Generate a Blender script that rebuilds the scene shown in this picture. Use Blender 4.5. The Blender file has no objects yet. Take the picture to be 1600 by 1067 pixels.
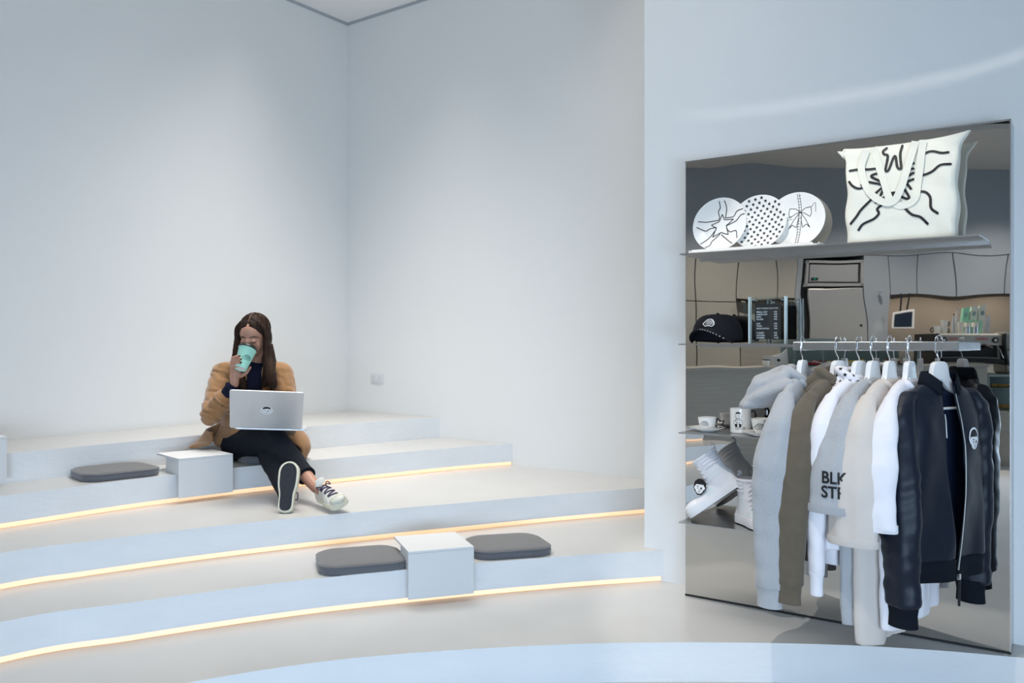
import bpy, bmesh, math, random
from mathutils import Vector, Matrix, noise
from mathutils.bvhtree import BVHTree
from mathutils.geometry import tessellate_polygon
random.seed(7)
S = bpy.context.scene
COL = S.collection
PI = math.pi
# ---------------------------------------------------------------- camera
F, HOR, HC = 1314.0, 538.0, 1.10          # focal length in px, horizon row, eye height above the platform
cam = bpy.data.objects.new('camera', bpy.data.cameras.new('camera'))
COL.objects.link(cam)
cam.data.lens = 36 * F / 1600; cam.data.sensor_width = 36
cam.data.shift_y = (HOR - 533.5) / 1600
cam.data.clip_start = 0.05
cam.location = (0, 0, HC); cam.rotation_euler = (PI / 2, 0, 0)
S.camera = cam
# ---------------------------------------------------------------- view, world, lights
S.view_settings.view_transform = 'Standard'
S.view_settings.look = 'None'
S.view_settings.gamma = 1
S.view_settings.use_curve_mapping = False
S.view_settings.exposure = 0.0
w = bpy.data.worlds.new('sky'); S.world = w; w.use_nodes = True
bg = w.node_tree.nodes['Background']
bg.inputs[0].default_value = (0.55, 0.76, 1.0, 1); bg.inputs[1].default_value = 0.12

def lamp(kind, name, loc, target, energy, color, **kw):
    d = bpy.data.lights.new(name, kind); o = bpy.data.objects.new(name, d); COL.objects.link(o)
    d.energy = energy; d.color = color
    for k, v in kw.items(): setattr(d, k, v)
    o.location = loc
    v = Vector(target) - Vector(loc)
    o.rotation_euler = v.to_track_quat('-Z', 'Y').to_euler()
    return o
BLUE = (0.60, 0.79, 1.0)
# daylight through the street facade behind the camera and to its right
lamp('AREA', 'facade_daylight', (0.9, -4.6, 1.7), (0.3, 4, 1.3), 60, (0.58, 0.775, 1.0), shape='RECTANGLE', size=6.0, size_y=3.0)
# ceiling light
lamp('AREA', 'ceiling_light_steps', (-0.5, 3.9, 3.52), (-0.5, 3.9, 0), 25.5, (1.0, 0.95, 0.88), shape='RECTANGLE', size=3.0, size_y=2.2, spread=math.radians(90))
lamp('AREA', 'ceiling_light_corner', (-1.1, 5.0, 3.52), (-1.1, 5.0, 0), 17.5, (1.0, 0.95, 0.88), shape='RECTANGLE', size=1.2, size_y=1.2, spread=math.radians(80))
for bx_, by_ in ((-3.9, 0.2), (-3.3, -1.5), (-2.8, -3.1), (-4.9, -0.6), (-4.2, -2.6)):
    lamp('SPOT', 'bar_downlight', (bx_, by_, 3.2), (bx_ + 0.1, by_, 0), 225, (1.0, 0.91, 0.80), spot_size=math.radians(120), spot_blend=1.0, shadow_soft_size=0.05)
lamp('SPOT', 'ceiling_spot', (0.10, 1.84, 3.50), (1.33, 3.08, 0.62), 165, (1.0, 0.95, 0.88), spot_size=math.radians(38), spot_blend=0.25, shadow_soft_size=0.02)
lamp('AREA', 'riser_fill', (0.2, -1.6, 0.55), (-0.6, 3.5, 0.15), 66, (0.58, 0.775, 1.0), shape='RECTANGLE', size=3.6, size_y=0.8, spread=math.radians(120))  # added fill lamp low behind the camera, brightens the near risers

# ---------------------------------------------------------------- materials
def mat(name, col, rough=0.5, metal=0.0, spec=None, noise_amt=0.0, noise_scale=8.0, bump=0.0, bump_scale=60.0,
        coat=0.0, sheen=0.0, emit=None, estr=0.0, trans=0.0, ior=1.45, stretch=(1, 1, 1), sss=0.0, alpha=1.0):
    m = bpy.data.materials.new(name); m.use_nodes = True
    nt = m.node_tree; b = nt.nodes['Principled BSDF']
    b.inputs['Base Color'].default_value = (*col, 1)
    b.inputs['Roughness'].default_value = rough; b.inputs['Metallic'].default_value = metal
    if spec is not None: b.inputs['Specular IOR Level'].default_value = spec
    b.inputs['Coat Weight'].default_value = coat; b.inputs['Coat Roughness'].default_value = 0.15
    b.inputs['Sheen Weight'].default_value = sheen
    b.inputs['Transmission Weight'].default_value = trans; b.inputs['IOR'].default_value = ior
    b.inputs['Alpha'].default_value = alpha
    if sss: b.inputs['Subsurface Weight'].default_value = sss; b.inputs['Subsurface Scale'].default_value = 0.01
    if emit: b.inputs['Emission Color'].default_value = (*emit, 1); b.inputs['Emission Strength'].default_value = estr
    if noise_amt or bump:
        tc = nt.nodes.new('ShaderNodeTexCoord'); mp = nt.nodes.new('ShaderNodeMapping')
        mp.inputs['Scale'].default_value = stretch
        nt.links.new(tc.outputs['Object'], mp.inputs['Vector'])
    if noise_amt:
        n = nt.nodes.new('ShaderNodeTexNoise'); n.inputs['Scale'].default_value = noise_scale; n.inputs['Detail'].default_value = 5
        nt.links.new(mp.outputs[0], n.inputs['Vector'])
        r = nt.nodes.new('ShaderNodeMapRange'); r.inputs['From Min'].default_value = 0.3; r.inputs['From Max'].default_value = 0.7
        r.inputs['To Min'].default_value = 1 - noise_amt; r.inputs['To Max'].default_value = 1 + noise_amt
        nt.links.new(n.outputs['Fac'], r.inputs['Value'])
        x = nt.nodes.new('ShaderNodeVectorMath'); x.operation = 'SCALE'
        x.inputs[0].default_value = col; nt.links.new(r.outputs[0], x.inputs['Scale'])
        nt.links.new(x.outputs[0], b.inputs['Base Color'])
    if bump:
        n2 = nt.nodes.new('ShaderNodeTexNoise'); n2.inputs['Scale'].default_value = bump_scale; n2.inputs['Detail'].default_value = 4
        nt.links.new(mp.outputs[0], n2.inputs['Vector'])
        bp = nt.nodes.new('ShaderNodeBump'); bp.inputs['Strength'].default_value = bump; bp.inputs['Distance'].default_value = 0.01
        nt.links.new(n2.outputs['Fac'], bp.inputs['Height']); nt.links.new(bp.outputs[0], b.inputs['Normal'])
    return m
M = {}
M['wall'] = mat('wall_paint', (0.80, 0.80, 0.79), 0.75, noise_amt=0.006, noise_scale=1.5, bump=0.03, bump_scale=180)
M['wall_gloss'] = mat('feature_wall_paint', (0.79, 0.80, 0.80), 0.45, bump=0.02, bump_scale=120)
M['ceiling'] = mat('ceiling_paint', (0.90, 0.89, 0.88), 0.9)
M['tread'] = mat('microcement_tread', (0.565, 0.56, 0.545), 0.28, noise_amt=0.035, noise_scale=2.5, bump=0.03, bump_scale=12)  # same microcement as the riser, darkened against the light from above
M['riser'] = mat('microcement_riser', (0.77, 0.785, 0.80), 0.6, noise_amt=0.022, noise_scale=5, bump=0.15, bump_scale=22, stretch=(1, 1, 2.5))  # same microcement as the tread, lightened to balance light on upright faces
M['led'] = mat('warm_led', (1, 0.8, 0.6), 0.5, emit=(1.0, 0.56, 0.28), estr=0.80)
M['cement_floor'] = M['tread']
M['white_laminate'] = mat('white_laminate', (0.69, 0.70, 0.71), 0.5)
M['white_edge'] = mat('white_laminate_edge', (0.55, 0.57, 0.60), 0.4)
M['steel'] = mat('brushed_steel', (0.55, 0.55, 0.56), 0.28, 1.0, noise_amt=0.05, noise_scale=20, stretch=(1, 1, 12))
M['steel_bright'] = mat('bright_steel', (0.8, 0.8, 0.82), 0.18, 1.0)
M['chrome'] = mat('chrome', (0.85, 0.86, 0.88), 0.08, 1.0)
M['dark_gap'] = mat('dark_gap', (0.02, 0.02, 0.022), 0.7)
M['black'] = mat('matt_black', (0.012, 0.012, 0.014), 0.5)
M['black_ink'] = mat('black_ink', (0.008, 0.008, 0.01), 0.6)
M['white_ink'] = mat('white_ink', (0.82, 0.84, 0.86), 0.6)
M['porcelain'] = mat('white_porcelain', (0.82, 0.82, 0.80), 0.12, coat=0.4)

# ---------------------------------------------------------------- mesh helpers
class MB:
    def __init__(s): s.v = []; s.f = []; s.m = []
    def add(s, vs, fs, mi=0):
        o = len(s.v); s.v += [Vector(p) for p in vs]
        for f in fs: s.f.append([i + o for i in f]); s.m.append(mi)
        return s
    def box(s, c, d, rot=None, mi=0):
        hx, hy, hz = d[0] / 2, d[1] / 2, d[2] / 2
        vs = [Vector((x, y, z)) for z in (-hz, hz) for x, y in ((-hx, -hy), (hx, -hy), (hx, hy), (-hx, hy))]
        if rot is not None: vs = [rot @ p for p in vs]
        vs = [p + Vector(c) for p in vs]
        return s.add(vs, [[3, 2, 1, 0], [4, 5, 6, 7], [0, 1, 5, 4], [1, 2, 6, 5], [2, 3, 7, 6], [3, 0, 4, 7]], mi)
    def loft(s, rings, closed=True, cap=True, mi=0, wrap=False):
        n = len(rings[0]); o = len(s.v)
        for r in rings: s.v += [Vector(p) for p in r]
        R = len(rings)
        for j in range(R if wrap else R - 1):
            a = o + j * n; b = o + ((j + 1) % R) * n
            for i in range(n if closed else n - 1):
                k = (i + 1) % n
                s.f.append([a + i, a + k, b + k, b + i]); s.m.append(mi)
        if cap and closed and not wrap:
            s.f.append([o + i for i in range(n)][::-1]); s.m.append(mi)
            s.f.append([o + (R - 1) * n + i for i in range(n)]); s.m.append(mi)
        return s
    def tube(s, path, rad, n=10, mi=0, cap=True, closed=False):
        path = [Vector(p) for p in path]; N = len(path)
        if not hasattr(rad, '__len__'): rad = [rad] * N
        rings = []; up = None
        for i, p in enumerate(path):
            a = path[(i - 1) % N] if (closed or i > 0) else p
            b = path[(i + 1) % N] if (closed or i < N - 1) else p
            t = (b - a).normalized()
            if up is None:
                up = Vector((0, 0, 1)) if abs(t.z) < 0.9 else Vector((1, 0, 0))
            x = t.cross(up).normalized(); up = x.cross(t).normalized()
            r = rad[i]; rx, ry = r if hasattr(r, '__len__') else (r, r)
            rings.append([p + x * rx * math.cos(2 * PI * k / n) + up * ry * math.sin(2 * PI * k / n) for k in range(n)])
        return s.loft(rings, mi=mi, cap=cap, wrap=closed)
    def lathe(s, prof, n=32, c=(0, 0, 0), mi=0):
        c = Vector(c)
        rings = [[c + Vector((r * math.cos(2 * PI * k / n), r * math.sin(2 * PI * k / n), z)) for k in range(n)] for r, z in prof]
        return s.loft(rings, mi=mi)
    def prism(s, outline, z0, z1, mi_top=0, mi_side=0):
        n = len(outline); o = len(s.v)
        s.v += [Vector((p[0], p[1], z0)) for p in outline] + [Vector((p[0], p[1], z1)) for p in outline]
        tris = tessellate_polygon([[Vector((p[0], p[1], 0)) for p in outline]])
        for t in tris:
            a, b, c = t
            A, B, C_ = outline[a], outline[b], outline[c]
            if (B[0] - A[0]) * (C_[1] - A[1]) - (B[1] - A[1]) * (C_[0] - A[0]) < 0: a, c = c, a
            s.f.append([o + n + a, o + n + b, o + n + c]); s.m.append(mi_top)
            s.f.append([o + c, o + b, o + a]); s.m.append(mi_top)
        for i in range(n):
            k = (i + 1) % n
            s.f.append([o + i, o + k, o + n + k, o + n + i]); s.m.append(mi_side)
        return s
    def ellipsoid(s, c, r, rot=None, n=16, mi=0):
        c = Vector(c); rings = []
        for j in range(1, n):
            th = PI * j / n
            ring = []
            for k in range(2 * n):
                ph = PI * k / n
                p = Vector((r[0] * math.sin(th) * math.cos(ph), r[1] * math.sin(th) * math.sin(ph), -r[2] * math.cos(th)))
                if rot is not None: p = rot @ p
                ring.append(c + p)
            rings.append(ring)
        return s.loft(rings, mi=mi)
    def capsule(s, a, b, ra, rb, n=12, mi=0):
        a, b = Vector(a), Vector(b); t = (b - a); L = t.length; t.normalize()
        path = []; rad = []
        for k in range(5):
            th = PI / 2 * k / 5; path.append(a - t * ra * math.cos(th)); rad.append(max(ra * math.sin(th), ra * 0.08))
        path.append(a); rad.append(ra); path.append(b); rad.append(rb)
        for k in range(4, -1, -1):
            th = PI / 2 * k / 5; path.append(b + t * rb * math.cos(th)); rad.append(max(rb * math.sin(th), rb * 0.08))
        return s.tube(path, rad, n, mi)
    def xf(s, mtx):
        s.v = [mtx @ p for p in s.v]; return s
    def mesh(s, name):
        me = bpy.data.meshes.new(name)
        me.from_pydata([tuple(p) for p in s.v], [], s.f); me.update()
        return me

def smooth_mesh(me, ang=40):
    for p in me.polygons: p.use_smooth = True
    bm = bmesh.new(); bm.from_mesh(me)
    bmesh.ops.recalc_face_normals(bm, faces=bm.faces)
    a = math.radians(ang)
    for e in bm.edges:
        if len(e.link_faces) == 2 and e.calc_face_angle(0) > a: e.smooth = False
    bm.to_mesh(me); bm.free()

FLIP = set()
def obj(name, mb, mats, parent=None, smooth=True, bevel=0, bseg=2, sub=0, ang=40, world=False, solid=0):
    me = mb.mesh(name) if isinstance(mb, MB) else mb
    if not isinstance(mats, (list, tuple)): mats = [mats]
    if parent is not None and parent.name in FLIP:
        for v_ in me.vertices: v_.co.y = -v_.co.y
        me.flip_normals()
    for m in mats: me.materials.append(M[m] if isinstance(m, str) else m)
    if isinstance(mb, MB) and len(mats) > 1:
        for p, mi in zip(me.polygons, mb.m): p.material_index = mi
    if bevel or sub or solid:
        bm = bmesh.new(); bm.from_mesh(me)
        bmesh.ops.recalc_face_normals(bm, faces=bm.faces)
        if bevel:
            es = [e for e in bm.edges if len(e.link_faces) == 2 and e.calc_face_angle(0) > math.radians(30)]
            bmesh.ops.bevel(bm, geom=es, offset=bevel, segments=bseg, affect='EDGES', profile=0.5, clamp_overlap=True)
        bm.to_mesh(me); bm.free()
    if smooth: smooth_mesh(me, ang)
    else:
        bm = bmesh.new(); bm.from_mesh(me); bmesh.ops.recalc_face_normals(bm, faces=bm.faces); bm.to_mesh(me); bm.free()
    o = bpy.data.objects.new(name, me); COL.objects.link(o)
    if parent is not None:
        o.parent = parent
        if world: o.matrix_parent_inverse = parent.matrix_basis.inverted() if parent.parent is None else (parent.parent.matrix_basis @ parent.matrix_basis).inverted()
    if solid:
        md = o.modifiers.new('thickness', 'SOLIDIFY'); md.thickness = solid; md.offset = 0
    if sub:
        md = o.modifiers.new('subdivision', 'SUBSURF'); md.levels = sub; md.render_levels = sub
    return o
def tag(o, label=None, cat=None, group=None, kind=None):
    if label: o['label'] = label
    if cat: o['category'] = cat
    if group: o['group'] = group
    if kind: o['kind'] = kind
    return o
def thing(name, label, cat, loc=(0, 0, 0), rot=(0, 0, 0), group=None):
    o = bpy.data.objects.new(name, None); COL.objects.link(o); o.empty_display_size = 0.05
    o.location = loc; o.rotation_euler = rot
    return tag(o, label, cat, group)
def struct(name, mb, m, parent=None, **kw):
    o = obj(name, mb, m, parent, **kw)
    if parent is None: o['kind'] = 'structure'
    return o
def copy_tree(o, parent=None):
    c = o.copy(); COL.objects.link(c)
    if parent is not None: c.parent = parent
    for ch in list(o.children): copy_tree(ch, c)
    return c
def catmull(P, n=8):
    P = [Vector(p) for p in P]; Q = [P[0] * 2 - P[1]] + P + [P[-1] * 2 - P[-2]]
    out = []
    for i in range(1, len(Q) - 2):
        a, b, c, d = Q[i - 1:i + 3]
        for k in range(n):
            t = k / n
            out.append(0.5 * ((2 * b) + (c - a) * t + (2 * a - 5 * b + 4 * c - d) * t * t + (3 * b - a - 3 * c + d) * t ** 3))
    out.append(P[-1]); return out
def at(px, py, D):            # point that shows at a pixel at depth D
    return Vector(((px - 800) / F * D, D, HC - (py - HOR) / F * D))
def at_z(px, py, z):
    return at(px, py, (HC - z) * F / (py - HOR))
def lerp(a, b, t): return a + (b - a) * t
def rounded_rect(w, h, r, n=6):
    out = []
    for cx, cy, a0 in ((w / 2 - r, h / 2 - r, 0), (-w / 2 + r, h / 2 - r, 90), (-w / 2 + r, -h / 2 + r, 180), (w / 2 - r, -h / 2 + r, 270)):
        for k in range(n + 1):
            a = math.radians(a0 + 90 * k / n); out.append((cx + r * math.cos(a), cy + r * math.sin(a)))
    return out
# union of overlapping solids into one continuous skin
def fuse(name, mb, voxel, smooth_it=4, smooth_f=0.6, disp=None):
    me = mb.mesh(name + '_raw')
    bm = bmesh.new(); bm.from_mesh(me); bmesh.ops.recalc_face_normals(bm, faces=bm.faces); bm.to_mesh(me); bm.free()
    o = bpy.data.objects.new(name + '_raw', me); COL.objects.link(o)
    r = o.modifiers.new('r', 'REMESH'); r.mode = 'VOXEL'; r.voxel_size = voxel; r.adaptivity = 0
    s = o.modifiers.new('s', 'SMOOTH'); s.iterations = smooth_it; s.factor = smooth_f
    dg = bpy.context.evaluated_depsgraph_get()
    out = bpy.data.meshes.new_from_object(o.evaluated_get(dg)); out.name = name
    bpy.data.objects.remove(o); bpy.data.meshes.remove(me)
    if disp:
        ns = [v.normal.copy() for v in out.vertices]
        for v, n in zip(out.vertices, ns): v.co = v.co + n * disp(v.co, n)
    return out
# flat drawings -------------------------------------------------------------
def ribbon(pts, wd, closed=False, seg=0.004):
    P = [Vector((p[0], p[1])) for p in pts]
    if closed: P.append(P[0])
    Q = [P[0]]
    for a, b in zip(P, P[1:]):
        k = max(1, int((b - a).length / seg))
        for i in range(1, k + 1): Q.append(a.lerp(b, i / k))
    L, R = [], []
    N = len(Q)
    for i in range(N):
        if closed: a, b = Q[(i - 1) % (N - 1)], Q[(i + 1) % (N - 1)]
        else: a, b = Q[max(i - 1, 0)], Q[min(i + 1, N - 1)]
        t = b - a
        if t.length < 1e-9: t = Vector((1, 0))
        t.normalize(); nn = Vector((-t.y, t.x)) * wd / 2
        L.append(Q[i] + nn); R.append(Q[i] - nn)
    vs = L + R; fs = [[i, i + 1, N + i + 1, N + i] for i in range(N - 1)]
    return vs, fs
def disc2(c, r, n=10, sx=1.0):
    return [Vector((c[0] + r * sx * math.cos(2 * PI * k / n), c[1] + r * math.sin(2 * PI * k / n))) for k in range(n)]
def star2(c, r, rot=PI / 2, q=0.45):
    return [Vector((c[0] + (r if k % 2 == 0 else r * q) * math.cos(rot + PI * k / 5), c[1] + (r if k % 2 == 0 else r * q) * math.sin(rot + PI * k / 5))) for k in range(10)]
class Ink:
    def __init__(s): s.v = []; s.f = []
    def line(s, pts, wd, closed=False, smooth=True, caps=True, seg=0.004):
        if smooth and len(pts) > 2 and not closed:
            pts = [(p.x, p.y) for p in catmull([Vector((a, b, 0)) for a, b in pts], 6)]
        vs, fs = ribbon(pts, wd, closed, seg)
        o = len(s.v); s.v += vs; s.f += [[i + o for i in f] for f in fs]
        if caps and not closed:
            for c in (pts[0], pts[-1]): s.fill(disc2(c, wd / 2, 8))
        return s
    def fill(s, pts):
        o = len(s.v); s.v += [Vector((p[0], p[1])) for p in pts]
        P3 = [Vector((p[0], p[1], 0)) for p in pts]
        for t in tessellate_polygon([P3]): s.f.append([i + o for i in t])
        return s
    def text(s, body, size, x, y, align='LEFT', bold=0.0, sx=1.0):
        cu = bpy.data.curves.new('t', 'FONT'); cu.body = body; cu.size = size; cu.align_x = align; cu.offset = bold * size
        ob = bpy.data.objects.new('t', cu); COL.objects.link(ob)
        dg = bpy.context.evaluated_depsgraph_get()
        me = bpy.data.meshes.new_from_object(ob.evaluated_get(dg))
        o = len(s.v); s.v += [Vector((v.co.x * sx + x, v.co.y + y)) for v in me.vertices]
        s.f += [[i + o for i in p.vertices] for p in me.polygons]
        bpy.data.objects.remove(ob); bpy.data.meshes.remove(me); bpy.data.curves.remove(cu)
        return s
    def xf(s, fn): s.v = [Vector(fn(p.x, p.y)) for p in s.v]; return s
    def place(s, fn):           # fn(x, y) -> 3-D point
        mb = MB(); mb.v = [Vector(fn(p.x, p.y)) for p in s.v]; mb.f = [list(f) for f in s.f]; mb.m = [0] * len(s.f); return mb
def bvh_of(*meshes):
    vs, fs = [], []
    for me in meshes:
        o = len(vs)
        if isinstance(me, MB): vs += me.v; fs += [[i + o for i in f] for f in me.f]
        else: vs += [v.co.copy() for v in me.vertices]; fs += [[i + o for i in p.vertices] for p in me.polygons]
    return BVHTree.FromPolygons(vs, fs)
def on_surface(bvh, origin, X, Y, D, off=0.0012, maxd=1.0):      # drawing plane -> projected along D onto the surface
    origin, X, Y, D = Vector(origin), Vector(X), Vector(Y), Vector(D).normalized()
    def fn(x, y):
        p = origin + X * x + Y * y
        h = bvh.ray_cast(p, D, maxd)
        return (h[0] - D * off) if h[0] is not None else None
    return fn
def refine(ink, L):
    bm = bmesh.new(); vs = [bm.verts.new((p.x, p.y, 0)) for p in ink.v]
    for f in ink.f:
        try: bm.faces.new([vs[i] for i in f])
        except ValueError: pass
    bmesh.ops.triangulate(bm, faces=bm.faces)
    for _ in range(5):
        es = [e for e in bm.edges if e.calc_length() > L]
        if not es: break
        bmesh.ops.subdivide_edges(bm, edges=es, cuts=1, use_grid_fill=False)
        bmesh.ops.triangulate(bm, faces=[f for f in bm.faces if len(f.verts) > 3])
    out = Ink(); bm.verts.index_update()
    out.v = [Vector((v.co.x, v.co.y)) for v in bm.verts]; out.f = [[v.index for v in f.verts] for f in bm.faces]; bm.free()
    return out
def project_ink(ink, fn, fine=0.006):
    ink = refine(ink, fine)
    mb = MB(); pts = [fn(p.x, p.y) for p in ink.v]
    ok = [p is not None for p in pts]
    mb.v = [p if p is not None else Vector((0, 0, 0)) for p in pts]
    mb.f = [list(f) for f in ink.f if all(ok[i] for i in f)]; mb.m = [0] * len(mb.f)
    used = sorted({i for f in mb.f for i in f}); mp = {a: b for b, a in enumerate(used)}
    mb.v = [mb.v[i] for i in used]; mb.f = [[mp[i] for i in f] for f in mb.f]
    return mb
# ================================================================ THE ROOM
h = 0.1448
U = Vector((0.813, -0.582, 0)).normalized(); Nn = Vector((-U.y * -1 * -1, -U.x, 0))
Nn = Vector((U.y, -U.x, 0))            # faces the room
K = Vector((-1.285, 6.57, 0))
CEIL = 3.59
P_edge = Vector((0.624, 3.963, 0)); P_back = Vector((1.206, 4.776, 0))
def wallbox(a, b, z0, z1, t=0.12, side=1):
    a, b = Vector(a), Vector(b); d = (b - a).normalized(); nrm = Vector((-d.y, d.x, 0)) * side * t
    o = [a, b, b + nrm, a + nrm]
    mb = MB(); mb.prism([(p.x, p.y) for p in (o if side > 0 else o[::-1])], z0, z1); return mb
Lend = K + Vector((-U.y * -1, 0, 0)) * 0
Ldir = Vector((-0.582, -0.813, 0))
Lend = K + Ldir * 7.25
struct('wall_left', wallbox(Lend, K, -h, CEIL, side=1), 'wall')
struct('wall_back', wallbox(K - Vector((0.0, 0, 0)), P_back + U * 0.1, -h, CEIL, side=1), 'wall')
Wend = P_edge + U * 4.4
mb = MB(); q = P_back - U * 0.0
out = [P_edge, Wend, Wend - Nn * 0.9, P_back]
mb.prism([(p.x, p.y) for p in out], -h, CEIL)
struct('wall_right', mb, 'wall_gloss')
# ceiling, with grey strips coloured as the shade of a gap to the walls
mb = MB(); mb.box((-0.3, 0.5, CEIL + 0.075), (12, 14, 0.11)); struct('ceiling', mb, 'ceiling')
for i, (a, b) in enumerate(((Lend, K), (K, P_back))):
    d = (b - a).normalized(); n2 = Vector((d.y, -d.x, 0))
    mb = MB(); a2, b2 = a + n2 * 0.001, b + n2 * 0.001
    mb.prism([(p.x, p.y) for p in (a2 + n2 * 0.004, b2 + n2 * 0.004, b2, a2)], CEIL - 0.002, CEIL + 0.02)
    struct('trim_%d' % (i + 1), mb, mat('painted_gap_shade_%d' % i, (0.42, 0.45, 0.48), 0.8))
# lower floor
mb = MB(); mb.box((-0.3, 0.5, -h - 0.05), (12, 14, 0.1)); struct('floor', mb, 'cement_floor')
# street facade: a wall with large openings, behind the camera and to the right
mb = MB()
mb.box((0.9, -5.0, 3.4), (8.0, 0.2, 0.5)); mb.box((0.9, -5.0, -0.02), (8.0, 0.2, 0.25))
for x in (-3.1, -1.1, 0.9, 2.9, 4.9): mb.box((x, -5.0, 1.6), (0.12, 0.2, 3.6))
struct('wall_front', mb, 'wall')
mb = MB()
mb.box((5.0, -1.8, 3.4), (0.2, 6.6, 0.5)); mb.box((5.0, -1.8, -0.02), (0.2, 6.6, 0.25))
for y in (-5.0, -2.8, -0.6, 1.5): mb.box((5.0, y, 1.6), (0.2, 0.12, 3.6))
struct('wall_side', mb, 'wall')
# ---------------------------------------------------------------- the curved steps
EDGE = {
 0: [(-2.20, 0.80), (-2.12, 1.35), (-1.80, 2.05), (-1.40, 2.50), (-1.043, 2.740), (-0.665, 2.914), (-0.275, 3.014), (0.235, 3.088), (0.709, 3.105), (1.173, 3.082), (1.499, 3.030), (1.758, 2.962), (2.2, 2.83)],
 1: [(-2.74, 0.90), (-2.66, 1.45), (-2.32, 2.15), (-1.761, 2.892), (-1.413, 3.110), (-1.10, 3.285), (-0.80, 3.430), (-0.445, 3.570), (-0.151, 3.673), (0.289, 3.806), (0.71, 3.908)],
 2: [(-3.12, 1.02), (-3.02, 1.75), (-2.62, 2.52), (-1.989, 3.266), (-1.765, 3.445), (-1.456, 3.665), (-1.17, 3.840), (-0.909, 3.981), (-0.60, 4.140), (-0.287, 4.285), (0.206, 4.520), (0.80, 4.775), (1.1, 4.90)],
 3: [(-3.50, 1.14), (-3.38, 2.10), (-2.90, 2.95), (-2.242, 3.690), (-1.96, 4.045), (-1.74, 4.290), (-1.48, 4.555), (-0.975, 4.960), (-0.355, 5.430), (0.068, 5.68)],
 4: [(-3.90, 1.27), (-3.74, 2.45), (-3.20, 3.25), (-2.420, 4.015), (-2.18, 4.320), (-1.90, 4.680), (-1.72, 4.890), (-1.29, 5.330), (-0.95, 5.640), (-0.505, 6.03)],
}
def offset_curve(c, d):
    out = []
    for i, p in enumerate(c):
        t = (c[min(i + 1, len(c) - 1)] - c[max(i - 1, 0)]).normalized()
        out.append(p + Vector((-t.y, t.x, 0)) * d)
    return out
CURVE = {k: catmull([Vector((x, y, 0)) for x, y in e], 8) for k, e in EDGE.items()}
for k in range(5):
    c = CURVE[k]
    zt, zb = k * h, (k - 1) * h
    led = k in (1, 2, 3)
    if k == 0: back = [Wend + Nn * -0.02, P_edge - Nn * 0.05, P_back, K, Lend]; back = [Vector((2.2, 2.83, 0)) - Nn * 0.05, P_edge - Nn * .05, P_back - U * .02, K, K + Ldir * 6.35]
    elif k == 1: back = [P_edge + U * .115 - Nn * .05, P_back, K, K + Ldir * 6.3]
    elif k == 2: back = [P_back, K, K + Ldir * 6.2]
    else: back = [K + Vector((0.0, 0.02, 0)), K + Ldir * (6.1 if k == 3 else 6.0)]
    z0 = zb + (0.024 if led else 0.0)
    mb = MB()
    mb.prism([(p.x, p.y) for p in c + back][::1], z0, zt, 0, 1)
    st = struct('step' if k else 'platform', mb, ['tread', 'riser'], smooth=False)
    tag(st, ['low curved microcement platform carrying the mirror display', 'lowest curved step carrying two grey cushions and a white box', 'second curved step where the shoes of the seated woman rest', 'third curved step on which the woman sits', 'topmost curved tier meeting both walls'][k])
    if led:
        ci = offset_curve(c, 0.010); co = offset_curve(c, 0.030)
        mb = MB()
        ring = [(p.x, p.y) for p in ci] + [(p.x, p.y) for p in co[::-1]]
        n = len(ci)
        rings = [[Vector((ci[i].x, ci[i].y, zb + 0.0015)), Vector((ci[i].x, ci[i].y, z0 - 0.0005)), Vector((co[i].x, co[i].y, z0 - 0.0005)), Vector((co[i].x, co[i].y, zb + 0.0015))] for i in range(n)]
        mb.loft(rings)
        obj('led_strip', mb, 'led', st, smooth=False)
# ================================================================ MIRROR DISPLAY
PO = Vector((0.76046, 3.68724, 0)); PU = Vector((0.82216, -0.56925, 0)); PN = Vector((-0.56925, -0.82216, 0)); UP = Vector((0, 0, 1))
def PP(u, w, z): return PO + PU * u + PN * w + UP * z
def pu(px, py, w=0.0):        # pixel -> (u, z) on the plane w in front of the mirror
    a = (px - 800) / F; b = PO + PN * w
    # D*(a,1) = b + u*PU
    det = a * (-PU.y) + PU.x
    D = (b.x * (-PU.y) + b.y * PU.x) / det
    u = (D * a - b.x) / PU.x
    return u, HC - (py - HOR) * D / F
PM = Matrix(((PU.x, -PN.x, 0, PO.x), (PU.y, -PN.y, 0, PO.y), (0, 0, 1, 0), (0, 0, 0, 1)))   # parts of things in FLIP are drawn as (u, out of the wall, z)
PANEL_W, PANEL_H = 1.231, 1.90
mm = bpy.data.materials.new('polished_steel_mirror'); mm.use_nodes = True
nt = mm.node_tree; b = nt.nodes['Principled BSDF']
b.inputs['Base Color'].default_value = (0.66, 0.65, 0.63, 1); b.inputs['Metallic'].default_value = 1; b.inputs['Roughness'].default_value = 0.012
tc = nt.nodes.new('ShaderNodeTexCoord'); n = nt.nodes.new('ShaderNodeTexNoise'); n.inputs['Scale'].default_value = 2.6; n.inputs['Detail'].default_value = 1.0
bp = nt.nodes.new('ShaderNodeBump'); bp.inputs['Strength'].default_value = 0.10; bp.inputs['Distance'].default_value = 0.018
nt.links.new(tc.outputs['Object'], n.inputs['Vector']); nt.links.new(n.outputs['Fac'], bp.inputs['Height']); nt.links.new(bp.outputs[0], b.inputs['Normal'])
M['mirror'] = mm
unit = thing('mirror_display_panel', 'tall polished steel mirror panel with shelves and clothes rail against the white wall', 'display panel')
FLIP.add(unit.name); unit.location = PM.translation; unit.rotation_euler = PM.to_euler()
mb = MB(); mb.box((PANEL_W / 2, -0.0725, PANEL_H / 2 + 0.002), (PANEL_W, 0.141, PANEL_H - 0.004)); obj('panel_case', mb, 'steel', unit, smooth=False)
mb = MB()
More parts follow.
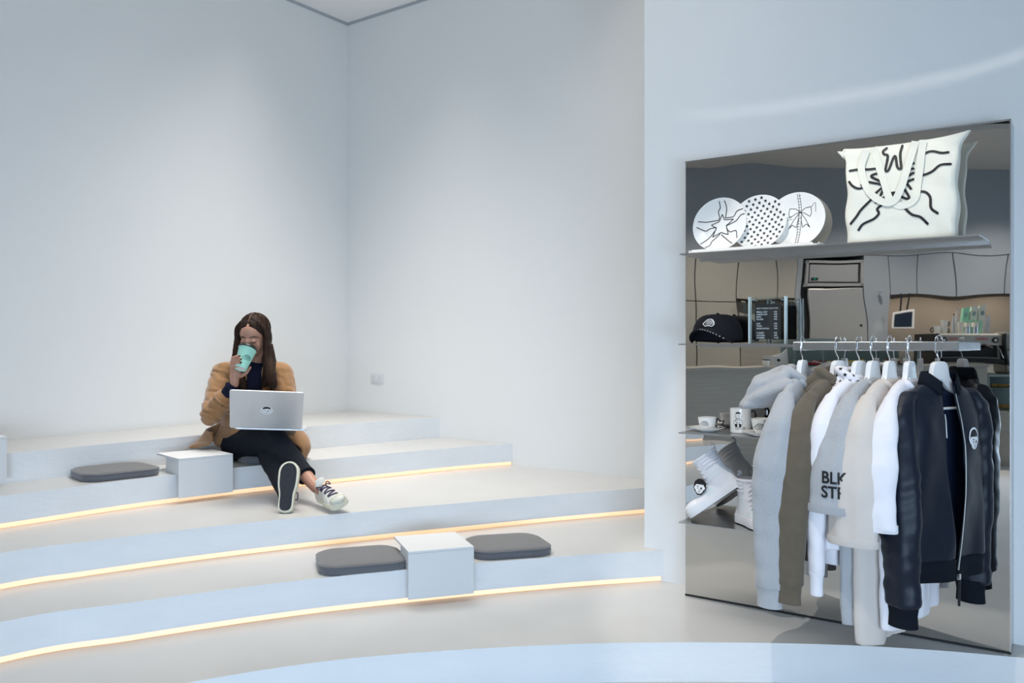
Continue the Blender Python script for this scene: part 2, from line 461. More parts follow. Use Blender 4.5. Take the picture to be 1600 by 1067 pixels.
mb.v = [Vector((0.003, 0.0006, 0.006)), Vector((PANEL_W - 0.004, 0.0006, 0.006)), Vector((PANEL_W - 0.004, 0.0006, PANEL_H - 0.004)), Vector((0.003, 0.0006, PANEL_H - 0.004))]; mb.f = [[0, 1, 2, 3]]; mb.m = [0]
mb2 = MB(); mb2.box((PANEL_W / 2, -0.0004, PANEL_H / 2), (PANEL_W - 0.006, 0.004, PANEL_H - 0.01)); obj('mirror_face', mb2, 'mirror', unit, smooth=False)
mb = MB()
mb.box((PANEL_W - 0.002, 0.0015, PANEL_H / 2), (0.004, 0.006, PANEL_H))
mb.box((PANEL_W / 2, 0.0015, PANEL_H - 0.0015), (PANEL_W, 0.006, 0.004))
obj('edge_frame', mb, 'steel_bright', unit, smooth=False)
mb = MB(); mb.box((PANEL_W / 2, 0.001, 0.004), (PANEL_W, 0.008, 0.007)); obj('base_seal', mb, 'black', unit, smooth=False)
SH = [1.473, 1.103, 0.738, 0.369]
for i, z in enumerate(SH):
    u0, u1 = (0.07, 1.165) if i == 0 else (0.065, 0.53)
    mb = MB()
    wd = 0.225
    mb.prism([(u0, 0.002), (u1, 0.002), (u1 - 0.012, wd), (u0 + 0.0, wd)], z - 0.005, z)
    mb.box(((u0 + u1) / 2, 0.006, z - 0.008), (u1 - u0, 0.008, 0.014))
    obj('shelf', mb, 'steel', unit, smooth=False)
# rail: square tube, a U seen from the front
R0, R1, RW = 0.562, 1.105, 0.33
mb = MB()
mb.box(((R0 + R1) / 2, RW - 0.014, 1.0935), (R1 - R0, 0.028, 0.031))
for x in (R0 + 0.014, R1 - 0.014): mb.box((x, (RW - 0.028) / 2 + 0.001, 1.0935), (0.028, RW - 0.028, 0.031))
mb3 = obj('clothes_rail', mb, 'steel_bright', unit, smooth=False, bevel=0.0015, bseg=1)

# ---------------------------------------------------------------- emblems as line drawings (unit size about 1)
def hedgehog(ink, s=1.0, wd=0.05, dots=True):
    body = [(-0.5, -0.02), (-0.40, 0.04), (-0.33, 0.14), (-0.2, 0.26), (0.0, 0.32), (0.22, 0.28), (0.38, 0.14), (0.46, -0.05), (0.42, -0.2), (0.25, -0.27), (0.12, -0.22), (-0.1, -0.23), (-0.25, -0.25), (-0.36, -0.18), (-0.48, -0.10), (-0.5, -0.02)]
    ink.line([(a * s, b * s) for a, b in body], wd * s, seg=0.03 * s)
    if dots:
        for j, (y, x0, x1, nn) in enumerate(((0.2, -0.12, 0.24, 4), (0.1, -0.22, 0.34, 6), (0.0, -0.12, 0.38, 5), (-0.1, -0.2, 0.34, 5))):
            for k in range(nn):
                x = x0 + (x1 - x0) * k / (nn - 1)
                ink.line([((x - 0.025) * s, (y + 0.02) * s), ((x + 0.02) * s, (y - 0.03) * s)], wd * s * 0.95, smooth=False, seg=1)
    ink.fill([( -0.33 * s + p.x, 0.0 * s + p.y) for p in disc2((0, 0), 0.03 * s, 6)])
    return ink
def face_white(ink, s=1.0):
    P = [(-0.42, 0.18), (-0.36, 0.30), (0.36, 0.30), (0.42, 0.18), (0.47, 0.16), (0.53, 0.05), (0.48, -0.08), (0.40, -0.10), (0.30, -0.30), (0.12, -0.42), (-0.12, -0.42), (-0.30, -0.30), (-0.40, -0.10), (-0.48, -0.08), (-0.53, 0.05), (-0.47, 0.16)]
    ink.fill([(a * s, b * s) for a, b in P]); return ink
def face_lines(ink, s=1.0, wd=0.035):
    ink.fill(disc2((-0.17 * s, -0.0 * s), 0.05 * s, 8, 0.8)); ink.fill(star2((0.17 * s, 0.0), 0.13 * s))
    ink.line([(-0.24 * s, 0.14 * s), (-0.11 * s, 0.15 * s)], wd * s, seg=1, smooth=False)
    ink.line([(-0.07 * s, -0.27 * s), (0.07 * s, -0.27 * s)], wd * s, seg=1, smooth=False)
    ink.line([(-0.02 * s, -0.15 * s), (0.03 * s, -0.15 * s)], wd * s, seg=1, smooth=False); return ink
def face_hair(ink, s=1.0):
    P = [(-0.45, 0.20), (-0.47, 0.38), (-0.38, 0.52), (-0.18, 0.62), (0.12, 0.63), (0.36, 0.54), (0.47, 0.38), (0.45, 0.18), (0.38, 0.28), (0.1, 0.33), (-0.2, 0.31), (-0.38, 0.26)]
    ink.fill([(a * s, b * s) for a, b in P]); return ink

# ---------------------------------------------------------------- tray and plates on the top shelf
tray = thing('plate_tray', 'long low white tray under the row of plates on the top shelf', 'tray', PP(0.345, 0.095, SH[0] + 0.0005), (0, 0, PM.to_euler().z))
FLIP.add(tray.name)
mb = MB(); mb.prism(rounded_rect(0.53, 0.16, 0.02), 0, 0.012); 
for y in (-0.076, 0.076): mb.box((0, y, 0.009), (0.49, 0.004, 0.018))
for x in (-0.262, 0.262): mb.box((x, 0, 0.009), (0.004, 0.12, 0.018))
obj('tray_body', mb, 'porcelain', tray, bevel=0.0012, bseg=1)
M['plate_porcelain'] = M['porcelain']  # the plain porcelain under a second key
def plate(name, label, u, w, draw):
    R = 0.115
    t = thing(name, label, 'plate', PP(u, w, SH[0] + 0.0130))
    tilt = math.radians(12)
    # plate axis: towards the room, leaning back
    ax = (PN * math.cos(tilt) + UP * math.sin(tilt)).normalized(); ux = PU; uz = ax.cross(ux) * 1.0
    if uz.z < 0: uz = -uz
    prof = [(0.002, -0.010), (0.062, -0.010), (0.066, -0.013), (0.070, -0.010), (0.112, 0.004), (0.1155, 0.008), (0.1145, 0.010), (0.110, 0.009), (0.075, -0.003), (0.062, -0.0065), (0.002, -0.0065)]
    mb = MB(); mb.lathe(prof, 64)
    c = uz * (R * 1.0 + 0.004)
    rot = Matrix(((ux.x, uz.x, ax.x, c.x), (ux.y, uz.y, ax.y, c.y), (ux.z, uz.z, ax.z, c.z), (0, 0, 0, 1)))
    mb.xf(rot)
    mz = min(p.z for p in mb.v); dz = Vector((0, 0, -mz)); mb.v = [p + dz for p in mb.v]; c = c + dz
    me = mb.mesh('b'); bv = bvh_of(me); bpy.data.meshes.remove(me)
    obj('dish', mb, 'porcelain', t)
    ink = Ink(); draw(ink)
    art = project_ink(ink, on_surface(bv, c + ax * 0.1, ux, uz, -ax, 0.0009))
    obj('printed_drawing', art, 'black_ink', t, smooth=False)
    return t
def draw_hands(k):
    z = lambda a: [((x - 320) / 1740 * 1.06, -(y - 748) / 1740 * 1.06) for x, y in a]      # traced in a 4.27x view, plate 350 wide = 0.23
    q = 0.23 / 350 * 1740 / 1.0
    z = lambda a: [((x - 318) * 0.23 / 352, -(y - 745) * 0.23 / 352) for x, y in a]
    wd = 0.0036
    for s in ([(305, 592), (310, 630), (298, 655), (308, 690), (303, 712)], [(340, 592), (352, 630), (348, 700)],
              [(175, 716), (230, 718), (300, 712)], [(168, 755), (205, 772), (225, 778), (250, 765), (292, 758)],
              [(350, 700), (400, 695), (425, 665), (475, 657)], [(360, 752), (420, 725), (452, 695), (478, 692)],
              [(290, 775), (240, 840), (185, 886)], [(320, 805), (275, 850), (262, 885), (205, 905)],
              [(330, 810), (375, 850), (412, 880)], [(360, 770), (385, 795), (425, 792), (440, 845)]):
        k.line(z(s), wd, seg=0.003)
    st = [(325, 675), (343, 712), (402, 712), (357, 752), (375, 812), (325, 795), (272, 822), (292, 765), (258, 740), (308, 722), (325, 675)]
    k.line(z(st), wd, smooth=False, seg=0.003)
def draw_stars(k):
    R = 0.105; d = 0.0262
    for j in range(-6, 7):
        for i in range(-6, 7):
            x = i * d + (j % 2) * d / 2; y = j * d * 0.62
            x, y = x * 0.97 - y * 0.2, y + x * 0.2
            if math.hypot(x, y) < R: k.fill(star2((x, y), 0.0078))
    for j in (7, 8, -7, -8):
        for i in range(-6, 7):
            x = i * d + (j % 2) * d / 2; y = j * d * 0.62
            if math.hypot(x, y) < R: k.fill(star2((x, y), 0.0078))
def draw_bow(k):
    wd = 0.0016; cx = 0.012; cy = 0.035
    k.line([(cx - 0.012, 0.108), (cx - 0.004, cy), (cx - 0.006, -0.03), (cx - 0.010, -0.107)], wd); k.line([(cx - 0.004 , 0.108), (cx + 0.006, cy), (cx + 0.005, -0.03), (cx + 0.001, -0.107)], wd)
    for i in range(18):
        y = 0.1 - i * 0.0115
        k.line([(cx - 0.009, y), (cx + 0.003, y + 0.001)], wd * 0.9, smooth=False, caps=False)
    for o in (0, -0.012): k.line([(-0.105, 0.008 + o), (-0.05, 0.013 + o), (cx - 0.03, 0.02 + o)], wd)
    for i in range(5): k.line([(-0.095 + i * 0.015, 0.008 + i * 0.001), (-0.095 + i * 0.015, -0.002 + i * 0.001)], wd * 0.9, smooth=False, caps=False)
    for sx in (-1, 1):
        k.line([(cx, cy), (cx + sx * 0.02, cy + 0.016), (cx + sx * 0.042, cy + 0.018), (cx + sx * 0.045, cy - 0.006), (cx + sx * 0.04, cy - 0.022), (cx + sx * 0.018, cy - 0.006), (cx, cy)], wd * 1.5, smooth=False)
        k.line([(cx, cy), (cx + sx * 0.022, cy - 0.03), (cx + sx * 0.042, cy - 0.068), (cx + sx * 0.028, cy - 0.052), (cx + sx * 0.012, cy - 0.065), (cx + sx * 0.004, cy - 0.02)], wd * 1.5, smooth=False)
    k.line([(cx + 0.045, cy + 0.018), (cx + 0.06, cy + 0.03), (cx + 0.062, cy - 0.005)], wd)
pl1 = plate('dinner_plate', 'white plate with black drawing of hands reaching around a star', 0.195, 0.125, draw_hands)
pl2 = plate('dinner_plate', 'white plate covered with small black stars', 0.350, 0.098, draw_stars)
pl3 = plate('dinner_plate', 'white plate with a drawn gift ribbon and bow', 0.492, 0.071, draw_bow)

# ---------------------------------------------------------------- tote bag
M['canvas'] = mat('cream_canvas', (0.80, 0.79, 0.70), 0.85, bump=0.35, bump_scale=14, sheen=0.1)
bag = thing('tote_bag', 'cream canvas tote bag with black drawing of joined hands on the top shelf', 'bag', PP(0.890, 0.10, SH[0]), (0, 0, PM.to_euler().z))
FLIP.add(bag.name)
def bag_pt(sx, sy, t):       # t 0 bottom .. 1 top ; local (u, w, z)
    pass
rings = []
NB = 72
prof = [(0.000, 0.351, 0.080), (0.004, 0.367, 0.096), (0.03, 0.372, 0.112), (0.09, 0.372, 0.118), (0.16, 0.371, 0.112), (0.22, 0.371, 0.098), (0.28, 0.372, 0.080), (0.31, 0.380, 0.068), (0.330, 0.403, 0.056), (0.345, 0.434, 0.044), (0.357, 0.457, 0.036)]
prof = [tuple(p) for p in catmull(prof, 5)]
for z, wd, dp in prof:
    r = []
    for k in range(NB):
        a = 2 * PI * k / NB; e = 0.32
        x = abs(math.cos(a)) ** e * math.copysign(1, math.cos(a)) * wd / 2
        y = abs(math.sin(a)) ** e * math.copysign(1, math.sin(a)) * dp / 2
        t = z / 0.357
        zz = z + 0.012 * max(0, t - 0.6) + (0.003 * (x / 0.2) + 0.010 * (abs(x) / 0.2) ** 3) * max(0, t - 0.3) * 1.6
        y += 0.006 * math.sin(x * 38 + z * 22) * math.sin(z * 14 + 1) * (1 if y > 0 else 0.5) + 0.007 * noise.noise(Vector((x * 9 + z * 14, z * 9 - x * 6, 3)))
        x += 0.004 * math.sin(z * 40 + (3 if x > 0 else 0)) * (abs(math.cos(a)) > 0.8)
        if x < -0.2 and t > 0.8: zz -= 0.01
        r.append((x, y, zz))
    rings.append(r)
mb = MB(); mb.loft(rings, cap=False)
o0 = len(mb.v) ; mb.f.append([i for i in range(NB)][::-1]); mb.m.append(0)
bagmb = mb
obj('bag_body', mb, 'canvas', bag, solid=0.0025)
bv = bvh_of(mb)
def bl(X, Y): # zoom coords -> bag local
    px, py = 1320 + X / 5.928, 200 + Y / 5.928
    u, z = pu(px, py, 0.16); return u - 0.890, z - SH[0]
ink = Ink()
for s in ([(35, 388), (130, 372), (200, 375), (285, 368)], [(35, 495), (70, 535), (120, 560), (165, 550), (180, 528), (150, 525)],
          [(300, 410), (235, 440), (325, 490)], [(220, 495), (345, 530), (285, 600)], [(330, 620), (355, 560), (345, 530)],
          [(370, 170), (340, 200), (350, 230), (385, 250), (370, 380), (400, 380), (450, 245), (480, 355), (515, 365), (500, 230), (515, 145)],
          [(710, 270), (730, 230), (800, 207), (890, 222), (950, 213)], [(690, 440), (800, 400), (880, 340), (975, 327)],
          [(600, 325), (630, 320)], [(600, 374), (630, 370)], [(590, 437), (630, 410)], [(575, 495), (630, 470)], [(575, 515), (610, 560)],
          [(555, 570), (595, 640), (575, 655), (520, 635)], [(655, 630), (670, 595), (740, 590), (790, 640), (800, 740), (860, 790)],
          [(540, 725), (620, 800), (700, 825), (765, 885)], [(250, 655), (150, 760), (110, 820), (55, 888)],
          [(345, 710), (300, 750), (315, 790), (270, 840), (170, 890), (128, 945)], [(380, 630), (290, 690)], [(410, 605), (465, 600), (425, 640)]):
    ink.line([bl(x, y) for x, y in s], 0.0088, seg=0.005)
art = project_ink(ink, on_surface(bv, (0, 0.3, 0), (1, 0, 0), (0, 0, 1), (0, -1, 0), 0.0042))
obj('printed_drawing', art, 'black_ink', bag, smooth=False)
def strap(path, off):
    pts = []
    for X, Y in path:
        px, py = 1290 + X / 4.268, 170 + Y / 4.268
        u, z = pu(px, py, 0.17); pts.append(Vector((u - 0.890, 0, z - SH[0])))
    pts = catmull(pts, 8)
    L = []
    mbs = MB(); rr = []
    for i, p in enumerate(pts):
        t = (pts[min(i + 1, len(pts) - 1)] - pts[max(i - 1, 0)]).normalized(); nn = Vector((-t.z, 0, t.x)) * 0.0125
        hit = bv.ray_cast(Vector((p.x, 0.3, min(p.z, 0.335))), Vector((0, -1, 0)))[0]
        y = (hit.y if hit else 0.05) + off
        q = Vector((p.x, y, p.z)); e = Vector((0, 0.0012, 0))
        rr.append([q - nn - e, q + nn - e, q + nn + e, q - nn + e])
    mbs.loft(rr); obj('handle', mbs, 'canvas', bag)
strap([(310, 245), (345, 370), (390, 500), (425, 600), (500, 645), (590, 600), (610, 480), (640, 195)], 0.006)
strap([(262, 262), (228, 390), (280, 540), (370, 615), (450, 615), (500, 530), (545, 370), (590, 205)], 0.011)

# ---------------------------------------------------------------- baseball cap
M['cap_cloth'] = mat('black_cotton', (0.007, 0.008, 0.011), 0.85, spec=0.2, bump=0.1, bump_scale=300)
capx, capz = 0.195, SH[1]
cap = thing('baseball_cap', 'black baseball cap with a small hedgehog embroidered on the front', 'cap', PP(0.185, 0.105, SH[1]), (0, 0, PM.to_euler().z - math.radians(4)))
FLIP.add(cap.name)
mb = MB(); rings = []
for j in range(14):
    t = j / 13
    zz = 0.118 * math.sin(t * PI / 2) ** 0.85 + 0.004; rr = math.cos(t * PI / 2) ** 0.55
    ring = []
    for k in range(48):
        a = 2 * PI * k / 48; c_, s_ = math.cos(a), math.sin(a)
        seam = 1 - 0.012 * (abs(math.sin(3 * a)) < 0.12)
        ring.append((0.106 * c_ * max(rr, 0.02) * seam, 0.100 * s_ * max(rr, 0.02) * seam - 0.006 * t, zz * (1 + 0.06 * s_ * (1 - t))))
    rings.append(ring)
mb.loft(rings); crown = mb
obj('crown', mb, 'cap_cloth', cap, sub=1)
mb = MB(); rings = []
for i in range(25):                      # brim: arched sheet reaching forward
    s_ = -1 + 2 * i / 24
    x = 0.092 * s_
    z_in = 0.060 - 0.052 * s_ * s_; zo = 0.054 - 0.052 * abs(s_) ** 2.0
    reach = 0.075 * math.sqrt(max(0, 1 - (s_ * 0.98) ** 2)) + 0.002
    yin = math.sqrt(max(0.0001, 0.096 ** 2 - (x * 0.99) ** 2)) * 1.0
    a_, b_ = Vector((x, yin - 0.006, z_in + 0.004)), Vector((x * 0.97, yin + reach, zo))
    n_ = Vector((0, 0, 0.0016)); m_ = a_.lerp(b_, 0.5) + Vector((0, 0, 0.002))
    rings.append([a_ - n_, m_ - n_, b_ - n_, b_ + n_, m_ + n_, a_ + n_])
mb.loft(rings); obj('brim', mb, 'cap_cloth', cap)
mb = MB(); mb.ellipsoid((0, -0.006, 0.124), (0.007, 0.007, 0.004), n=6); obj('top_button', mb, 'cap_cloth', cap)
bvc = bvh_of(crown); k = Ink(); hedgehog(k, 0.050, 0.045)
obj('embroidery', project_ink(k, on_surface(bvc, (0.004, 0.3, 0.084), (1, 0, 0), (0, 0, 1), (0, -1, 0), 0.0035)), 'white_ink', cap, smooth=False)
k = Ink()
mbl = MB()
for i in range(9):
    s_ = 0.05 + i * 0.095; x = 0.092 * s_; yin = math.sqrt(0.096 ** 2 - x * x); reach = 0.075 * math.sqrt(1 - (s_ * .98) ** 2)
    mbl.ellipsoid((x, yin + reach * 0.93, 0.0565 - 0.052 * abs(s_) ** 2.0), (0.0032, 0.0012, 0.0016), n=4)
obj('brim_lettering', mbl, 'white_ink', cap)

# ---------------------------------------------------------------- price sign in an acrylic holder
M['acrylic'] = mat('clear_acrylic', (0.93, 0.97, 0.97), 0.03, trans=1.0, ior=1.3)
M['acrylic_edge'] = mat('acrylic_edge', (0.72, 0.86, 0.90), 0.15, trans=0.35, ior=1.45)
M['card'] = mat('black_card', (0.02, 0.021, 0.024), 0.6)
sg = thing('price_sign', 'small black price list card in a clear acrylic holder beside the cap', 'sign', PP(0.40, 0.115, SH[1]), (0, 0, PM.to_euler().z + math.radians(6)))
FLIP.add(sg.name)
mb = MB()
for y in (-0.017, 0.017): obj('acrylic_plate', MB().box((0, y, 0.094), (0.134, 0.003, 0.188)), 'acrylic', sg, smooth=False)
for x in (-0.070, 0.070):
    for y in (-0.017, 0.017): obj('acrylic_edge', MB().box((x, y, 0.094), (0.006, 0.006, 0.188)), 'acrylic_edge', sg, smooth=False)
mb = MB(); mb.box((0, 0.0, 0.088), (0.100, 0.003, 0.140)); obj('card', mb, 'card', sg, smooth=False)
k = Ink(); k.text('NEW THREADS WHO THIS?', 0.0068, -0.044, 0.139, bold=0.025)
y = 0.124
for grp in ((('SMALL CUP', '$25'), ('LARGE CUP', '$28'), ('MUG', '$28'), ('PLATES', '$32')), (('CAP', '$35'), ('TOTE', '$25'), ('SHOE PATCH', '$20')), (('T-SHIRT', '$45'), ('HOODIE', '$85'), ('BOMBER', '$130'))):
    for a, c_ in grp:
        k.text(a, 0.0082, -0.044, y, bold=0.03); k.text(c_, 0.0082, 0.024, y, bold=0.03); y -= 0.0098
    y -= 0.0075
obj('lettering', k.place(lambda x, y: (x, 0.0021, y)), 'white_ink', sg, smooth=False)
for x in (-0.055, 0.055):
    for z in (0.012, 0.176):
        mb = MB(); mb.tube([(x, -0.017, z), (x, 0.020, z)], 0.003, 8); obj('screw', mb, 'chrome', sg)

# ---------------------------------------------------------------- cups, saucers, mug
def cup(r, hgt): return [(0.002, 0.002), (r * 0.55, 0.0), (r * 0.62, 0.004), (r * 0.82, hgt * 0.3), (r * 0.95, hgt * 0.7), (r, hgt), (r - 0.0028, hgt + 0.0005), (r * 0.92, hgt * 0.7), (r * 0.78, hgt * 0.3), (r * 0.5, 0.006), (0.002, 0.006)]
def saucer(r): return [(0.002, 0.001), (r * 0.5, 0.0), (r * 0.55, 0.003), (r * 0.97, 0.016), (r, 0.019), (r * 0.95, 0.0195), (r * 0.55, 0.007), (0.002, 0.005)]
def make_cup(label, slabel, u, w, r, hg, z, rs, star_dir, zr):
    s = obj('saucer', MB().lathe(saucer(rs), 48), 'porcelain'); s.location = PP(u, w, z + 0.0003)
    tag(s, slabel, 'saucer')
    t = thing('coffee_cup', label[0:] , 'cup', PP(u, w, z + 0.0075), (0, 0, zr))
    body = MB().lathe(cup(r, hg), 48); obj('cup_body', body, 'porcelain', t)
    bvx = bvh_of(body); k = Ink(); hedgehog(k, r * 0.85, 0.045)
    # drawing faces the camera
    d = (Vector((0, 0, HC)) - t.location); d.z = 0; d.normalize(); d = Matrix.Rotation(-zr, 3, 'Z') @ d; x = Vector((-d.y, d.x, 0))
    off = -r * 0.30
    obj('printed_hedgehog', project_ink(k, on_surface(bvx, d * 0.2 + x * off + Vector((0, 0, hg * 0.52)), x, (0, 0, 1), -d, 0.0008)), 'black_ink', t, smooth=False)
    # star shaped handle
    c = x * (r * 0.98 + 0.010) + Vector((0, 0, hg * 0.45))
    pts = [c + x * p.x + Vector((0, 0, p.y)) for p in star2((0, 0), r * 0.66, PI / 2 + 0.3, 0.5)]
    obj('star_handle', MB().tube(pts, 0.0036, 8, closed=True), 'black', t)
    return t
make_cup('small white coffee cup with hedgehog print at the left end of the shelf', 'small white saucer at the left end of the cup shelf', 0.150, 0.125, 0.0385, 0.052, SH[2], 0.072, 1, 0)
make_cup('white coffee cup with hedgehog print beside the grey hoodie', 'wide white saucer half behind the grey hoodie', 0.402, 0.175, 0.048, 0.062, SH[2], 0.085, 1, 0)
t = thing('coffee_mug', 'tall white mug with a drawing of a seated boy and black handle', 'mug', PP(0.285, 0.105, SH[2] + 0.0003))
prof = [(0.002, 0.002), (0.038, 0.0), (0.042, 0.004), (0.0425, 0.1), (0.0405, 0.102), (0.039, 0.098), (0.039, 0.008), (0.002, 0.006)]
body = MB().lathe(prof, 48); obj('mug_body', body, 'porcelain', t)
d = (Vector((0, 0, HC)) - t.location); d.z = 0; d.normalize(); x = Vector((-d.y, d.x, 0)); bvx = bvh_of(body)
def boy(k):
    s = 0.026
    face_hair(k, s * 0.85)
    k.v = [p + Vector((0, 0.024)) for p in k.v]
    w1 = 0.0013
    k.line([(-0.011, 0.027), (-0.0125, 0.020), (-0.007, 0.013), (0, 0.0115), (0.007, 0.013), (0.0125, 0.020), (0.011, 0.027)], w1)
    k.fill(disc2((-0.004, 0.022), 0.0012, 6)); k.fill(star2((0.005, 0.022), 0.0028))
    for sx in (-1, 1):
        k.line([(sx * 0.003, 0.011), (sx * 0.012, 0.006), (sx * 0.017, -0.004), (sx * 0.014, -0.014), (sx * 0.008, -0.016)], w1)
        k.line([(sx * 0.002, 0.004), (sx * 0.008, 0.006), (sx * 0.010, 0.0), (sx * 0.006, -0.006), (sx * 0.002, -0.004)], w1)
        k.fill([(sx * 0.003, -0.008), (sx * 0.013, -0.012), (sx * 0.012, -0.022), (sx * 0.004, -0.024)])
        k.line([(sx * 0.003, -0.024), (sx * 0.010, -0.025), (sx * 0.009, -0.031), (sx * 0.003, -0.031), (sx * 0.002, -0.026)], w1)
    k.line([(0.017, -0.026), (0.022, -0.022), (0.026, -0.026), (0.022, -0.031), (0.017, -0.026)], w1)
k = Ink(); boy(k)
obj('printed_figure', project_ink(k, on_surface(bvx, d * 0.2 - x * 0.010 + Vector((0, 0, 0.05)), x, (0, 0, 1), -d, 0.0008)), 'black_ink', t, smooth=False)
for zc in (0.073, 0.032):
    c = x * 0.048 + Vector((0, 0, zc)); pts = [c + x * 0.011 * math.cos(a) + Vector((0, 0, 0.019 * math.sin(a))) for a in [2 * PI * i / 14 for i in range(14)]]
    obj('handle', MB().tube(pts, 0.0048, 8, closed=True), 'black', t)

# ---------------------------------------------------------------- shoes
def shoe_parts(L=0.26, high=True, wd=0.096, sole_h=0.030):
    """X towards the toe from the heel at x=0, Z up. Returns the fused upper, the sole, and sole outline."""
    def half(x):
        t = x / L
        return [0.0, 1][0] if t < 0 else wd / 2 * (0.70 + 0.30 * math.sin(min(1, t / 0.72) * PI / 2) ** 2 - 0.10 * math.exp(-((t - 0.35) / 0.12) ** 2)) * math.sqrt(max(0, 1 - max(0, (t - 0.78) / 0.22) ** 2.3)) * math.sqrt(max(0, 1 - max(0, (0.10 - t) / 0.10) ** 2.3))
    xs = [L * (0.5 - 0.5 * math.cos(PI * i / 28)) for i in range(29)]
    outl = [(x, -half(x)) for x in xs] + [(x, half(x)) for x in xs[1:-1]][::-1]
    def top(x):
        t = x / L
        pts = [(0, 0.075), (0.15, 0.09), (0.32, 0.088), (0.45, 0.078), (0.6, 0.062), (0.75, 0.050), (0.88, 0.042), (1.0, 0.028)]
        for (a, b_), (c_, d_) in zip(pts, pts[1:]):
            if t <= c_: return lerp(b_, d_, (t - a) / (c_ - a))
        return 0.03
    mb = MB(); rings = []
    for x in xs[1:-1]:
        hw = half(x) * 0.97; tp = top(x); ring = []
        for k in range(24):
            a = 2 * PI * k / 24
            y = hw * math.copysign(abs(math.cos(a)) ** 0.75, math.cos(a)); s_ = math.sin(a)
            z = 0.012 if s_ < 0 else 0.018 + (tp - 0.018) * s_ ** 0.8
            y *= 1 - 0.42 * max(0, (z - 0.03) / 0.07)
            ring.append((x, y, z))
        rings.append(ring)
    mb.loft(rings)
    if high:
        rg = []
        for z, cx, rx, ry in ((0.03, 0.060, 0.056, 0.034), (0.08, 0.064, 0.058, 0.034), (0.105, 0.062, 0.052, 0.034), (0.135, 0.060, 0.050, 0.036), (0.165, 0.060, 0.052, 0.038), (0.18, 0.060, 0.052, 0.038)):
            rg.append([(cx + rx * math.cos(2 * PI * k / 24) + (0.02 * max(0, z - 0.08) / 0.1) * 0, ry * math.sin(2 * PI * k / 24), z - (0.03 * (1 if z > 0.15 else 0)) * 0) for k in range(24)])
        mb.loft(rg)
    return mb, outl, half, top
M['white_canvas'] = mat('white_canvas', (0.80, 0.80, 0.84), 0.7, bump=0.08, bump_scale=200)
M['white_rubber'] = mat('white_rubber', (0.82, 0.82, 0.84), 0.45)
M['stripe'] = mat('pale_mint_stripe', (0.70, 0.80, 0.80), 0.5)
M['lace'] = mat('white_lace', (0.84, 0.84, 0.87), 0.8)
M['lining'] = mat('grey_lining', (0.45, 0.50, 0.58), 0.9)
